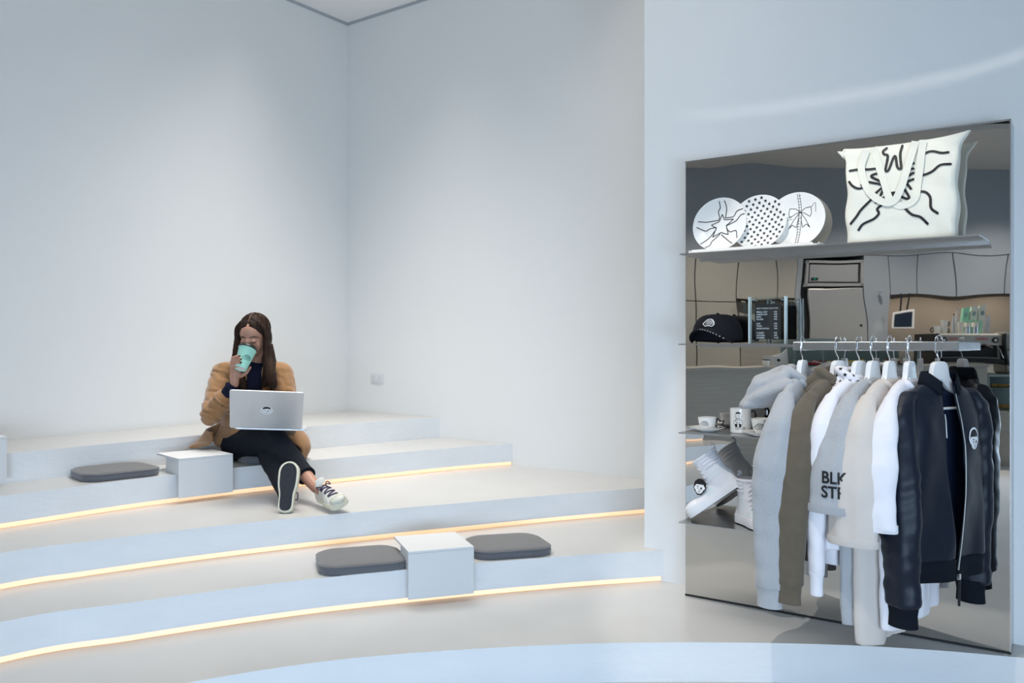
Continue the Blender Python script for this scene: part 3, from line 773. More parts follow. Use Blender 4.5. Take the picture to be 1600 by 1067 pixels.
def build_hightop(name, label, mtx, patch, side=-1):
    t = thing(name, label, 'shoe'); loc, rot, _ = mtx.decompose(); t.location = loc; t.rotation_euler = rot.to_euler()
    mb, outl, half, top = shoe_parts()
    me = fuse('upper', mb, 0.0035, 3); bvx = bvh_of(me); obj('upper', me, 'white_canvas', t)
    o = MB().prism(outl, 0, 0.034); obj('rubber_sole', o, 'white_rubber', t, bevel=0.004)
    o = MB().prism([(x * 0.985 + 0.002, y * 0.95) for x, y in outl], -0.0018, 0.0); obj('outsole', o, 'black', t, smooth=False)
    # padded collar ridges and lining
    for i, z in enumerate((0.178, 0.163, 0.148, 0.134)):
        rx, ry = 0.0525 + 0.001, 0.0385
        pts = [(0.060 + rx * math.cos(a), ry * math.sin(a), z) for a in [2 * PI * j / 28 for j in range(28)] if i == 0 or math.cos(a) < 0.45]
        obj('padded_collar' if i == 0 else 'collar_ridge', MB().tube(pts, 0.0055 if i == 0 else 0.0035, 8, closed=(i == 0)), 'white_canvas', t)
    o = MB().lathe([(0.001, 0), (0.9, 0), (1, 0.002), (0.001, 0.002)], 28); o.v = [Vector((0.060 + p.x * 0.047, p.y * 0.033, 0.1795 + p.z * 0.2)) for p in o.v]; obj('lining', o, 'lining', t)
    obj('pull_tab', MB().tube([(0.004, 0, 0.17), (-0.002, 0, 0.192), (0.002, 0, 0.205), (0.010, 0, 0.192)], [(0.009, 0.002)] * 4, 8), 'white_canvas', t)
    for sd in (-1, 1):
        k = Ink()
        for dx in (0, 0.024): k.line([(0.105 + dx * 0.9, 0.034), (0.118 + dx, 0.058), (0.122 + dx, 0.075)], 0.010, smooth=False, caps=False)
        for q_ in (0.088, 0.103): k.line([(0.022, q_), (0.10, q_ - 0.004)], 0.004, smooth=False, caps=False)
        obj('side_stripe', project_ink(k, on_surface(bvx, (0, sd * 0.1, 0), (1, 0, 0), (0, 0, 1), (0, -sd, 0), 0.0012)), 'stripe', t, smooth=False)
    # laces: crossings from the collar down the tongue to the instep
    ridge = [(0.113, 0.170), (0.113, 0.152), (0.114, 0.134), (0.117, 0.117), (0.124, 0.100), (0.136, 0.088), (0.150, 0.078), (0.165, 0.070)]
    for i, (x, z) in enumerate(ridge):
        pts = []
        for s_ in (-0.022, -0.012, 0, 0.012, 0.022):
            hgt = bvx.ray_cast(Vector((x + 0.12 * 0.75, s_, z + 0.12)), Vector((-0.75, 0, -1)).normalized())[0]
            if hgt: pts.append(hgt + Vector((0.003, s_ * (0.12 if i % 2 else -0.12), 0.0035)))
        if len(pts) > 2: obj('lace', MB().tube(pts, [(0.0040, 0.0024)] * len(pts), 6), 'lace', t)
    o = MB().ellipsoid((0.215, 0, 0.034), (0.045, 0.043, 0.022), n=10); obj('toe_cap', o, 'white_canvas', t)
    # patch on the laces
    kw, kb = Ink(), Ink()
    if patch == 'face':
        s = 0.052
        kb.fill([(p[0] * 1.12, p[1] * 1.1) for p in [(-0.55 * s, 0.05 * s), (-0.48 * s, 0.45 * s), (-0.2 * s, 0.68 * s), (0.2 * s, 0.68 * s), (0.48 * s, 0.45 * s), (0.55 * s, 0.05 * s), (0.42 * s, -0.2 * s), (0.15 * s, -0.48 * s), (-0.15 * s, -0.48 * s), (-0.42 * s, -0.2 * s)]])
        face_white(kw, s); kl = Ink(); face_lines(kl, s, 0.05)
    else:
        s = 0.056
        kb.fill([(p.x, p.y * 0.62) for p in disc2((0, 0), s * 0.56, 20)])
        ring = disc2((0, 0), s * 0.49, 24); kw.line([(p.x, p.y * 0.62) for p in ring], 0.003, closed=True)
        hedgehog(kw, s * 0.75, 0.09); kl = Ink()
    c = Vector((0.150, side * 0.026, 0.080)); nx = Vector((0.30, side * 0.85, 0.42)).normalized(); upv = Vector((-0.6, 0, 0.79)); ex = upv.cross(nx); ex = (ex - nx * ex.dot(nx)).normalized(); ey = nx.cross(ex)
    if patch != 'face': c = Vector((0.160, -0.016, 0.092)); nx = Vector((0.55, -0.42, 0.72)).normalized(); ex, ey = Vector((0.8, 0.1, -0.5)), Vector((0, 1, 0.2)); ex = (ex - nx * ex.dot(nx)).normalized(); ey = nx.cross(ex)
    for kk, m_, dd in ((kb, 'black_ink', 0), (kw, 'white_ink', 0.0012), (kl, 'black_ink', 0.0022)):
        if kk.v:
            pt = obj('patch' if dd == 0 else 'patch_print', kk.place(lambda x, y: c + ex * x + ey * y + nx * dd), m_, t, smooth=False, solid=0.0016 if dd == 0 else 0)
    return t
# leaning shoe: toe down to the left, heel raised, its outer side to the room
th = math.radians(38)
X = (-PU * math.cos(th) + PN * 0.22 - UP * math.sin(th)).normalized(); Z = (UP * math.cos(th) - PU * math.sin(th) + PN * 0.13); Z = (Z - X * Z.dot(X)).normalized(); Y = Z.cross(X)
def place_m(X, Y, Z, org): return Matrix(((X.x, Y.x, Z.x, org.x), (X.y, Y.y, Z.y, org.y), (X.z, Y.z, Z.z, org.z), (0, 0, 0, 1)))
toe = PP(0.098, 0.155, SH[3] + 0.012)
m1 = place_m(X, Y, Z, toe - X * 0.25)
build_hightop('high_top_sneaker', 'white high-top sneaker with face patch, leaning with its heel raised', m1, 'face', 1 if Y.dot(PN) > 0 else -1)
a_ = math.radians(38)
X = (PU * math.cos(a_) + PN * math.sin(a_)).normalized(); Z = UP.copy(); Y = Z.cross(X)
m2 = place_m(X, Y, Z, PP(0.268, 0.075, SH[3] + 0.0045))
build_hightop('high_top_sneaker', 'white high-top sneaker standing flat with a hedgehog patch', m2, 'hog')
# ================================================================ HANGERS AND CLOTHES ON THE RAIL
M['hanger_white'] = mat('hanger_white', (0.78, 0.79, 0.80), 0.3)
M['heather'] = mat('grey_heather', (0.40, 0.415, 0.44), 0.95, noise_amt=0.14, noise_scale=420, bump=0.1, bump_scale=400, sheen=0.2)
M['heather_dark'] = mat('mid_grey_heather', (0.27, 0.28, 0.295), 0.95, noise_amt=0.14, noise_scale=420, sheen=0.2)
M['olive'] = mat('olive_brown_fleece', (0.120, 0.098, 0.070), 0.95, noise_amt=0.05, noise_scale=40, sheen=0.25)
M['white_cotton'] = mat('white_cotton', (0.80, 0.79, 0.84), 0.9, sheen=0.1)
M['beige_cotton'] = mat('beige_cotton', (0.62, 0.57, 0.53), 0.9, sheen=0.1)
M['navy'] = mat('navy_satin', (0.007, 0.011, 0.022), 0.45, spec=0.35, bump=0.25, bump_scale=16)
M['navy_rib'] = mat('navy_rib_knit', (0.006, 0.009, 0.015), 0.9, spec=0.2)
M['brass_zip'] = mat('steel_zip', (0.75, 0.75, 0.73), 0.3, 1.0)
RAILZ = 1.109
HK = [(1254, 0.05), (1310, 0.33), (1342.5, 0.31), (1364, 0.22), (1390, 0.20), (1421, 0.16), (1467, 0.50)]
def axes(px, phi):
    u, _ = pu(px, 545, 0.316); e1 = (PN * math.cos(phi) - PU * math.sin(phi)).normalized()
    return PP(u, 0.316, RAILZ), math.atan2(e1.y, e1.x), e1
def hanger(px, phi, label):
    loc, rz, e1 = axes(px, phi)
    t = thing('clothes_hanger', label, 'hanger', loc, (0, 0, rz), 'white hangers on the clothes rail')
    pts = [(-0.0185, 0, -0.016)] + [(-0.0185 * math.cos(a), 0, 0.0 + 0.0185 * math.sin(a)) for a in [PI * k / 10 for k in range(11)]] + [(0.0195, 0, -0.02), (0.018, 0, -0.038), (0.008, 0, -0.05), (0, 0, -0.060), (0, 0, -0.08)]
    obj('hook', MB().tube([(x, y, z + 0.0025) for x, y, z in pts], 0.0021, 8), 'chrome', t)
    half = [(0.0, -0.066), (0.018, -0.067), (0.030, -0.073), (0.036, -0.087), (0.044, -0.118), (0.060, -0.140), (0.10, -0.160), (0.16, -0.184), (0.186, -0.198), (0.190, -0.208), (0.182, -0.214), (0.10, -0.186), (0.045, -0.163), (0.0, -0.128)]
    out = [(x, z) for x, z in half] + [(-x, z) for x, z in half[1:-1]][::-1]
    mb = MB().prism([(x, z) for x, z in out], -0.009, 0.009); mb.v = [Vector((p.x, p.z, p.y)) for p in mb.v]
    obj('hanger_body', mb, 'hanger_white', t, bevel=0.0025, bseg=2)
    obj('crossbar', MB().tube([(-0.165, 0, -0.226), (0.165, 0, -0.226)], 0.0045, 8), 'hanger_white', t)
    return t
hl = ['leftmost white hanger on the rail, holding the grey hoodie', 'white hanger holding the olive brown hoodie', 'white hanger holding the white hoodie with star lining', 'white hanger holding the grey printed tee', 'white hanger holding the beige tee', 'white hanger holding the plain white tee', 'rightmost white hanger on the rail, holding the navy bomber jacket']
for (px, ph), lb in zip(HK, hl): hanger(px, ph, lb)

def folds(seed, amp=0.007, fx=20, fz=3.5):
    def d(co, n):
        v = Vector((co.x * fx, co.y * fx * 1.3, co.z * fz + seed))
        f = noise.noise(v) * amp + noise.noise(Vector((co.x * 9 + co.z * 12, co.y * 20, co.z * 16 + seed))) * amp * 0.45
        return f * min(1, max(0.15, (-0.13 - co.z) * 5))
    return d
def garment(name, label, cat, px, phi, m, seed=1, hem=-0.80, hw=0.235, th=0.055, sleeve=((0.165, 0, -0.185), (0.235, 0, -0.285), (0.262, 0, -0.40), (0.262, 0, -0.62), (0.252, 0, -0.86)),
            srad=((0.022, 0.026), (0.036, 0.050), (0.036, 0.070), (0.032, 0.062), (0.028, 0.050)), cuff=None, rib=None, neck=True, grp='clothes on the rail', amp=0.007, hem_w=None):
    loc, rz, e1 = axes(px, phi)
    t = thing(name, label, cat, loc, (0, 0, rz), grp)
    mb = MB(); rings = []
    zs = [-0.128, -0.140, -0.158, -0.182, -0.215, -0.26, -0.31, -0.38, -0.48, -0.60, hem + 0.04, hem]
    hws = [0.075, 0.115, 0.155, 0.185, 0.205, 0.22, hw, hw, hw * 0.98, hw * 0.97, (hem_w or hw) * 0.97, (hem_w or hw) * 0.96]
    ths = [0.018, 0.022, 0.026, 0.032, 0.038, 0.046, th, th, th, th, th, th * 0.95]
    for z, a_, b_ in zip(zs, hws, ths):
        ring = []
        for k in range(40):
            a = 2 * PI * k / 40
            x = a_ * math.copysign(abs(math.cos(a)) ** 0.7, math.cos(a)); y = b_ * math.copysign(abs(math.sin(a)) ** 0.8, math.sin(a))
            low = max(0, min(1, (-0.25 - z) * 3))
            y += low * 0.012 * math.sin(x * 34 + seed * 1.7 + z * 2)
            ring.append((x, y, z - (0.0 if abs(x) < 0.075 else 0)))
        rings.append(ring)
    mb.loft(rings)
    for s_ in (1, -1):
        sp = catmull([(x * s_, y, z) for x, y, z in sleeve], 4)
        sr = [(lerp(srad[min(int(i / 4), 3)][0], srad[min(int(i / 4) + 1, 4)][0], (i % 4) / 4 if i < 16 else 1), lerp(srad[min(int(i / 4), 3)][1], srad[min(int(i / 4) + 1, 4)][1], (i % 4) / 4 if i < 16 else 1)) for i in range(len(sp))]
        rg = []
        for i, (p, r) in enumerate(zip(sp, sr)):
            a = sp[max(i - 1, 0)]; b = sp[min(i + 1, len(sp) - 1)]; tt = (b - a).normalized(); sx = tt.cross(Vector((0, 1, 0))).normalized()
            wob = 0.0015 * math.sin(i * 0.8 + seed)
            rg.append([p + sx * (r[0] * math.cos(2 * PI * k / 20) + wob) + Vector((0, 1, 0)) * (r[1] * math.sin(2 * PI * k / 20) + wob * 0.6) for k in range(20)])
        mb.loft(rg)
    me = fuse('cloth', mb, 0.0065, 3, 0.5, folds(seed, amp))
    bv = bvh_of(me)
    obj('cloth_body', me, m, t, ang=180)
    # armhole seam
    for s_ in (1,):
        k = Ink(); k.line([(-0.07, -0.345), (-0.03, -0.318), (0.02, -0.30), (0.06, -0.31)], 0.0022)
        pr = project_ink(k, on_surface(bv, (0.45, 0, 0), (0, 1, 0), (0, 0, 1), (-1, 0, 0.0), 0.0004, 0.4))
        if pr.v: obj('armhole_seam', pr, m, t)
    if cuff:
        for s_ in (1, -1):
            c = Vector(sleeve[-1]); c.x *= s_; r = srad[-1]
            rg = []
            for z, q in ((0.012, 0.98), (0.0, 0.86), (-0.03, 0.80), (-cuff, 0.82), (-cuff - 0.004, 0.6)):
                rg.append([(c.x + r[0] * q * math.cos(2 * PI * k / 40) * (1 + 0.03 * (k % 2)), c.y + r[1] * q * math.sin(2 * PI * k / 40) * (1 + 0.03 * (k % 2)), c.z + z) for k in range(40)])
            obj('cuff', MB().loft(rg), rib or m, t)
        rg = []
        hw2 = (hem_w or hw) * 0.93
        for z, q in ((0.015, 0.98), (0, 0.94), (-0.055, 0.90), (-0.058, 0.8)):
            rg.append([(hw2 * q * math.copysign(abs(math.cos(2 * PI * k / 60)) ** 0.7, math.cos(2 * PI * k / 60)), th * q * math.copysign(abs(math.sin(2 * PI * k / 60)) ** 0.8, math.sin(2 * PI * k / 60)) + 0.010 * math.sin(k * 0.6), hem + z) for k in range(60)])
        obj('hem_rib', MB().loft(rg), rib or m, t)
    elif neck:
        for s_ in (1, -1):                 # sleeve hem stitch
            c = Vector(sleeve[-1]); c.x *= s_; r = srad[-1]
            rg = [[(c.x + r[0] * q * math.cos(2 * PI * k / 24), c.y + r[1] * q * math.sin(2 * PI * k / 24), c.z + z) for k in range(24)] for z, q in ((0.022, 1.03), (0.0, 1.04), (-0.004, 1.0), (-0.003, 0.9))]
            obj('sleeve_hem', MB().loft(rg), m, t)
    if neck:                                # ribbed neckline ring
        pts = [(0.078 * math.cos(a), 0.020 + 0.030 * math.sin(a), -0.140 - 0.055 * max(0, math.sin(a)) ** 1.5 + 0.012 * max(0, -math.sin(a))) for a in [2 * PI * k / 32 for k in range(32)]]
        obj('neckline', MB().tube(pts, [(0.0035, 0.009)] * 32, 8, closed=True), m, t)
    return t, bv
def hood(t, m, lining, drop, seed, lean=0.0, size=1.0):
    """hood folded down on the back, wrapped round the hanger neck"""
    mb = MB()
    pts = [(0.080 * math.cos(a), -0.012 + 0.050 * math.sin(a), -0.120 - 0.028 * math.sin(a) + 0.012 * math.cos(2 * a)) for a in [2 * PI * k / 28 for k in range(28)]]
    mb.tube(pts, 0.015, 12, closed=True)
    T_ = Vector((0.045 + lean, -drop, -0.235))
    for i, (nx_, ny_, nz_) in enumerate(((-0.07, -0.03, -0.115), (-0.03, -0.05, -0.105), (0.02, -0.055, -0.108), (0.07, -0.035, -0.125), (0.10, -0.01, -0.155), (0.085, -0.02, -0.19), (0.03, -0.03, -0.19))):
        N_ = Vector((nx_ * size, ny_ * size, nz_)); m_ = N_.lerp(T_, 0.5) + Vector((0, -0.012, 0.020 if i < 4 else -0.004))
        q = T_ + Vector((0.012 * (i - 3), 0.010 * abs(i - 3), -0.006 * (i % 2)))
        mb.capsule(N_, m_, 0.022 * size, 0.026 * size, 12); mb.capsule(m_, q, 0.026 * size, 0.013, 12)
    me = fuse('hood', mb, 0.006, 3, 0.5, lambda co, n: noise.noise(Vector((co.x * 30, co.y * 12 + seed, co.z * 30))) * 0.006)
    obj('hood', me, m, t, ang=180)
    if lining:
        mb = MB(); mb.ellipsoid((0.03, -0.005, -0.142), (0.062, 0.030, 0.030), None, 10)
        mb2 = fuse('hood_lining', mb, 0.006, 2, 0.5, lambda co, n: noise.noise(co * 40) * 0.006); obj('hood_lining', mb2, lining[0], t)
        if lining[1]:
            k = Ink(); rr = random.Random(4)
            for i in range(-4, 5):
                for j in range(-3, 4): k.fill(star2((i * 0.030 + (j % 2) * 0.015, j * 0.022), 0.0085, rr.uniform(0, 6)))
            for mesh_, dirs in ((me, ((0.45, 0.25), (1, 0.1))),):
                bvh_ = bvh_of(mesh_)
                org = Vector((0.32, 0.12, -0.13)); D = Vector((-0.8, -0.42, -0.1)); Xd = Vector((-0.42, 0.8, 0)).normalized()
                a = project_ink(k, on_surface(bvh_, org, Xd, (0, 0, 1), D, 0.0012))
                obj('star_print', a, 'black_ink', t, smooth=False)
longs = dict(cuff=0.062)
t1, _ = garment('hooded_sweatshirt', 'light grey heather hoodie, leftmost garment on the rail', 'hoodie', *HK[0], 'heather', 1, hem=-0.70, sleeve=((0.165, 0, -0.185), (0.232, 0, -0.285), (0.255, -0.01, -0.42), (0.258, -0.02, -0.62), (0.250, -0.03, -0.855)), srad=((0.022, 0.028), (0.038, 0.054), (0.040, 0.074), (0.034, 0.064), (0.028, 0.052)), amp=0.008, **longs)
hood(t1, 'heather', ('heather', False), 0.205, 1, 0.02, 1.15)
t2, _ = garment('hooded_sweatshirt', 'olive brown hoodie hanging second from left', 'hoodie', *HK[1], 'olive', 5, hem=-0.70, sleeve=((0.165, 0, -0.185), (0.235, 0, -0.285), (0.262, -0.005, -0.42), (0.27, -0.01, -0.62), (0.268, -0.02, -0.83)), srad=((0.022, 0.026), (0.036, 0.050), (0.040, 0.072), (0.036, 0.066), (0.032, 0.058)), amp=0.006, **longs)
hood(t2, 'olive', ('olive', False), 0.085, 6, 0.03, 1.0)
t3, _ = garment('hooded_sweatshirt', 'white hoodie with black stars in its hood', 'hoodie', *HK[2], 'white_cotton', 9, hem=-0.70, sleeve=((0.165, 0, -0.185), (0.232, 0, -0.285), (0.252, -0.005, -0.42), (0.255, -0.01, -0.60), (0.25, -0.01, -0.79)), srad=((0.020, 0.024), (0.034, 0.042), (0.034, 0.050), (0.028, 0.040), (0.022, 0.028)), amp=0.006, **longs)
hood(t3, 'white_cotton', ('white_cotton', True), 0.06, 9, 0.04, 0.9)
TS = lambda y0, zc: ((0.165, 0, -0.185), (0.228, 0, -0.270), (0.272, y0, -0.40), (0.285, y0, -0.50), (0.290, y0, zc))
t4, bv4 = garment('t_shirt', 'grey heather oversized tee with black lettering on the sleeve', 't-shirt', *HK[3], 'heather', 13, hem=-0.945, th=0.045, sleeve=TS(-0.01, -0.56), srad=((0.022, 0.026), (0.034, 0.048), (0.032, 0.074), (0.030, 0.078), (0.030, 0.080)), amp=0.006)
t5, bv5 = garment('t_shirt', 'beige oversized tee hanging between the grey and white tees', 't-shirt', *HK[4], 'beige_cotton', 17, hem=-0.995, th=0.045, hw=0.25, sleeve=TS(0.0, -0.655), srad=((0.022, 0.026), (0.036, 0.050), (0.038, 0.074), (0.036, 0.080), (0.036, 0.082)), amp=0.005)
t6, bv6 = garment('t_shirt', 'plain white tee hanging beside the navy jacket', 't-shirt', *HK[5], 'white_cotton', 21, hem=-0.94, th=0.04, sleeve=TS(0.0, -0.60), srad=((0.020, 0.022), (0.030, 0.042), (0.030, 0.060), (0.026, 0.062), (0.026, 0.062)), amp=0.008)
# lettering on the grey sleeve, read from the room
k = Ink()
k.text('BLK', 0.054, -0.034, 0.003, bold=0.022, sx=0.85); k.text('STR', 0.054, -0.034, -0.044, bold=0.022, sx=0.85)
cv = (Vector((0, 0, 0)) - t4.location); cv.z = 0; cv.normalize(); rzm = Matrix.Rotation(-t4.rotation_euler.z, 3, 'Z'); dv = rzm @ cv; xv = Vector((-dv.y, dv.x, 0))
def fn4(x, y, o=Vector((0.30, 0.0, -0.465)) + dv * 0.3):
    h_ = bv4.ray_cast(o + xv * x + Vector((0, 0, y)), -dv); return (h_[0] + dv * 0.003) if h_[0] else None
obj('sleeve_lettering', project_ink(k, fn4), 'black_ink', t4, smooth=False)

# ---------------------------------------------------------------- bomber jacket
loc, rz, e1 = axes(*HK[6])
jk = thing('bomber_jacket', 'open navy bomber jacket with a white boy face patch, rightmost on the rail', 'jacket', loc, (0, 0, rz), 'clothes on the rail')
def jsec(z):
    t = (-z - 0.135) / 0.62
    pts = ((-0.135, 0.070, 0.022), (-0.155, 0.110, 0.026), (-0.18, 0.150, 0.032), (-0.21, 0.178, 0.040), (-0.26, 0.192, 0.052), (-0.34, 0.195, 0.062), (-0.50, 0.195, 0.066), (-0.66, 0.192, 0.064), (-0.80, 0.186, 0.060))
    for (a, b, c), (d, e, f) in zip(pts, pts[1:]):
        if z >= d: q = (a - z) / (a - d); return lerp(b, e, q), lerp(c, f, q)
    return pts[-1][1:]
zs = [-0.135 - 0.0217 * i for i in range(28)]
NS = 61; rings = []
for z in zs:
    a_, b_ = jsec(z); ring = []
    tt = (-z - 0.135) / 0.6
    gap_r = lerp(0.030, 0.004, min(1, tt)) + 0.016 * math.sin(tt * PI)      # wearer's right (near) edge, +x
    gap_l = lerp(0.036, 0.006, min(1, tt)) + 0.008 * math.sin(tt * PI)
    for i in range(NS):
        s_ = i / (NS - 1)              # from near front edge, round the back, to far front edge
        a = PI / 2 - s_ * 2 * PI
        x = a_ * math.copysign(abs(math.cos(a)) ** 0.75, math.cos(a)); y = b_ * math.copysign(abs(math.sin(a)) ** 0.8, math.sin(a))
        if y > 0:
            if s_ < 0.5: x = max(x, gap_r) if x > 0 else gap_r
            else: x = min(x, -gap_l)
        y += 0.008 * math.sin(x * 30 + z * 8) * min(1, tt * 3) + 0.006 * noise.noise(Vector((x * 16, z * 9, 2 + (y > 0))))
        ring.append((x, y, z))
    rings.append(ring)
mb = MB(); mb.loft(rings, closed=False, cap=False)
jb = bvh_of(mb)
obj('jacket_body', mb, 'navy', jk, solid=0.005, sub=1, ang=180)
for s_ in (1, -1):
    sp = catmull([(0.120 * s_, 0, -0.170), (0.185 * s_, 0.0, -0.225), (0.225 * s_, 0.02 if s_ > 0 else -0.03, -0.42), (0.232 * s_, 0.03 if s_ > 0 else -0.04, -0.62), (0.222 * s_, 0.035 if s_ > 0 else -0.04, -0.845)], 6)
    mb = MB(); rr = [(0.016, 0.022), (0.038, 0.046), (0.052, 0.070), (0.050, 0.072), (0.044, 0.062)]
    sr = [tuple(lerp(rr[min(i // 6, 3)][q], rr[min(i // 6 + 1, 4)][q], (i % 6) / 6 if i < 24 else 1) for q in (0, 1)) for i in range(len(sp))]
    rg = []
    for i, (p, r) in enumerate(zip(sp, sr)):
        a = sp[max(i - 1, 0)]; b = sp[min(i + 1, len(sp) - 1)]; tt = (b - a).normalized(); sx = tt.cross(Vector((0, 1, 0))).normalized()
        rg.append([p + sx * r[0] * math.cos(2 * PI * k / 28) + Vector((0, 1, 0)) * r[1] * math.sin(2 * PI * k / 28) for k in range(28)])
    mb.loft(rg)
    me = fuse('sleeve', mb, 0.007, 2, 0.5, lambda co, n: noise.noise(Vector((co.x * 22, co.y * 22, co.z * 5 + s_))) * 0.007 + noise.noise(Vector((co.x * 12 + co.z * 20, co.y * 12, co.z * 15))) * 0.006)
    obj('sleeve', me, 'navy', jk, ang=180)
    c = sp[-1]; rg = [[(c.x + 0.046 * q * math.cos(2 * PI * k / 56) * (1 + 0.02 * (k % 2)), c.y + 0.062 * q * math.sin(2 * PI * k / 56) * (1 + 0.02 * (k % 2)), c.z + z) for k in range(56)] for z, q in ((0.012, 0.95), (0.0, 0.84), (-0.03, 0.76), (-0.068, 0.80), (-0.070, 0.6))]
    obj('cuff', MB().loft(rg), 'navy_rib', jk)
# rib hem, following the open front
z0 = zs[-1]; rings = []
base = rings_last = [Vector(p) for p in [r for r in [None]] if p] if False else None
for dz, q in ((0.004, 1.0), (-0.012, 0.965), (-0.04, 0.95), (-0.066, 0.955)):
    a_, b_ = jsec(z0); ring = []
    for i in range(NS * 2 - 1):
        s_ = i / (NS * 2 - 2); a = PI / 2 - s_ * 2 * PI
        x = a_ * q * math.copysign(abs(math.cos(a)) ** 0.75, math.cos(a)); y = b_ * q * math.copysign(abs(math.sin(a)) ** 0.8, math.sin(a))
        if y > 0: x = (max(x, 0.006) if s_ < 0.5 else min(x, -0.008))
        y += 0.008 * math.sin(x * 30 + z0 * 8) + 0.0012 * (i % 2)
        ring.append((x, y, z0 + dz))
    rings.append(ring)
obj('hem_rib', MB().loft(rings, closed=False, cap=False), 'navy_rib', jk, solid=0.006)
# collar: standing rib round the neck
rings = []
for dz, q, w2 in ((-0.004, 1.05, 0), (0.012, 1.0, 0), (0.030, 0.93, 0), (0.040, 0.88, 0)):
    ring = []
    for i in range(41):
        s_ = i / 40; a = PI / 2 - 0.5 - s_ * (2 * PI - 1.0)
        ring.append((0.082 * q * math.cos(a) * 1.0, 0.002 + 0.045 * q * math.sin(a), -0.140 + dz - 0.045 * max(0, math.sin(a)) ** 2))
    rings.append(ring)
obj('collar', MB().loft(rings, closed=False, cap=False), 'navy_rib', jk, solid=0.006)
# lining seen in the opening
rings = [[(x, -0.012 + 0.004 * math.sin(x * 60), z) for x in [(-0.17 + 0.34 * i / 20) * (0.5 + 0.5 * min(1, (-0.13 - z) * 9)) for i in range(21)]] for z in [-0.15 - 0.04 * i for i in range(15)]]
obj('lining', MB().loft(rings, closed=False, cap=False), mat('navy_lining', (0.010, 0.016, 0.036), 0.35), jk, solid=0.003)
# zipper teeth along the far front edge, and pull
def edge_pt(z, side):
    tt = (-z - 0.135) / 0.6
    g = (lerp(0.036, 0.006, min(1, tt)) + 0.008 * math.sin(tt * PI)) if side < 0 else (lerp(0.030, 0.004, min(1, tt)) + 0.016 * math.sin(tt * PI))
    a_, b_ = jsec(z); x = g * side
    return Vector((x, b_ + 0.008 * math.sin(x * 30 + z * 8) * min(1, tt * 3) + 0.001, z))
for sd, z_s in ((-1, -0.175), (1, -0.24)):
    pts = [edge_pt(z_s - 0.0193 * i, sd) + Vector((0.002 * -sd * -1, 0.003, 0)) for i in range(int((0.80 + z_s) / 0.02) if sd < 0 else 5)]
    obj('zip_teeth', MB().tube(pts, 0.0028, 6), 'brass_zip', jk)
p = edge_pt(-0.765, -1)
obj('zip_slider', MB().box(p + Vector((0, 0.008, -0.01)), (0.012, 0.008, 0.02)), 'brass_zip', jk, bevel=0.002)
obj('zip_pull', MB().tube([p + Vector((0.0, 0.010, -0.02)), p + Vector((0.004, 0.012, -0.06)), p + Vector((0.006, 0.012, -0.105))], [(0.005, 0.002)] * 3, 6), 'black', jk)
# seams
# face patch with headphones
kw, kb, kl = Ink(), Ink(), Ink(); s = 0.058
face_white(kw, s); kw.line([(0.5 * s * math.cos(a), 0.12 * s + 0.66 * s * math.sin(a)) for a in [PI * k / 14 for k in range(15)]], 0.006)
kb.fill([(-0.36 * s, 0.3 * s), (-0.34 * s, 0.5 * s), (-0.2 * s, 0.62 * s), (0.2 * s, 0.62 * s), (0.34 * s, 0.5 * s), (0.36 * s, 0.3 * s)])
face_lines(kl, s, 0.05)
o = (-0.088, 0.3, -0.335)
for kk, m_, of in ((kb, 'black_ink', 0.0035), (kw, 'white_ink', 0.0042), (kl, 'black_ink', 0.0052)):
    obj('face_patch' if m_ == 'white_ink' else 'patch_lines', project_ink(kk, on_surface(jb, o, (-1, 0, 0), (0, 0, 1), (0, -1, 0), of)), m_, jk, smooth=False)
for o_ in bpy.data.objects:
    if o_.parent == jk and o_.name.startswith('face_patch'): o_['label'] = 'white face patch with headphones'
# ================================================================ THINGS ON THE STEPS
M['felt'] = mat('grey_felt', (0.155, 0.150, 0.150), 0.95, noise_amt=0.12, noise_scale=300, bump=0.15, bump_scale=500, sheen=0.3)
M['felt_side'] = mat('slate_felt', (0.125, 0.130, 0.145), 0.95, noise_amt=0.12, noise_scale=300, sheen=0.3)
def cushion(label, x, y, z, ang, grp=None):
    t = thing('seat_cushion', label, 'cushion', (x, y, z), (0, 0, math.radians(ang)), 'grey seat cushions on the steps')
    W_, H_ = 0.375, 0.33; rings = []
    for zz, q in ((0.001, 0.90), (0.0, 0.955), (0.006, 0.985), (0.018, 1.0), (0.030, 0.99), (0.034, 0.975)):
        rings.append([(px * q, py * q * (1 - 0.06 * (1 if False else 0)), zz) for px, py in [((a * (1 - 0.07 * (b > 0) * b / (H_ / 2))), b) for a, b in rounded_rect(W_, H_, 0.085, 9)]])
    mb = MB().loft(rings); obj('cushion_side', mb, 'felt_side', t, ang=60)
    rings = []
    for zz, q in ((0.030, 0.985), (0.036, 0.975), (0.041, 0.93), (0.0435, 0.80), (0.0445, 0.5), (0.044, 0.1)):
        rings.append([(px * q, py * q, zz + 0.001 * math.sin(px * 40) * math.cos(py * 30)) for px, py in [((a * (1 - 0.07 * (b > 0) * b / (H_ / 2))), b) for a, b in rounded_rect(W_, H_, 0.085, 9)]])
    obj('cushion_top', MB().loft(rings), 'felt', t, ang=80)
    pts = [(a * (1 - 0.07 * (b > 0) * b / (H_ / 2)) * 0.988, b * 0.988, 0.033) for a, b in rounded_rect(W_, H_, 0.085, 9)]
    obj('piping', MB().tube(pts, 0.0028, 6, closed=True), 'felt_side', t)
cushion('grey felt cushion alone on the third step left of the seated woman', -2.015, 4.265, 3 * h + 0.0005, 45)
cushion('grey felt cushion left of the white box on the lowest step', -0.66, 3.655, h + 0.0005, 19)
cushion('grey felt cushion right of the white box on the lowest step', -0.025, 3.905, h + 0.0005, 15)
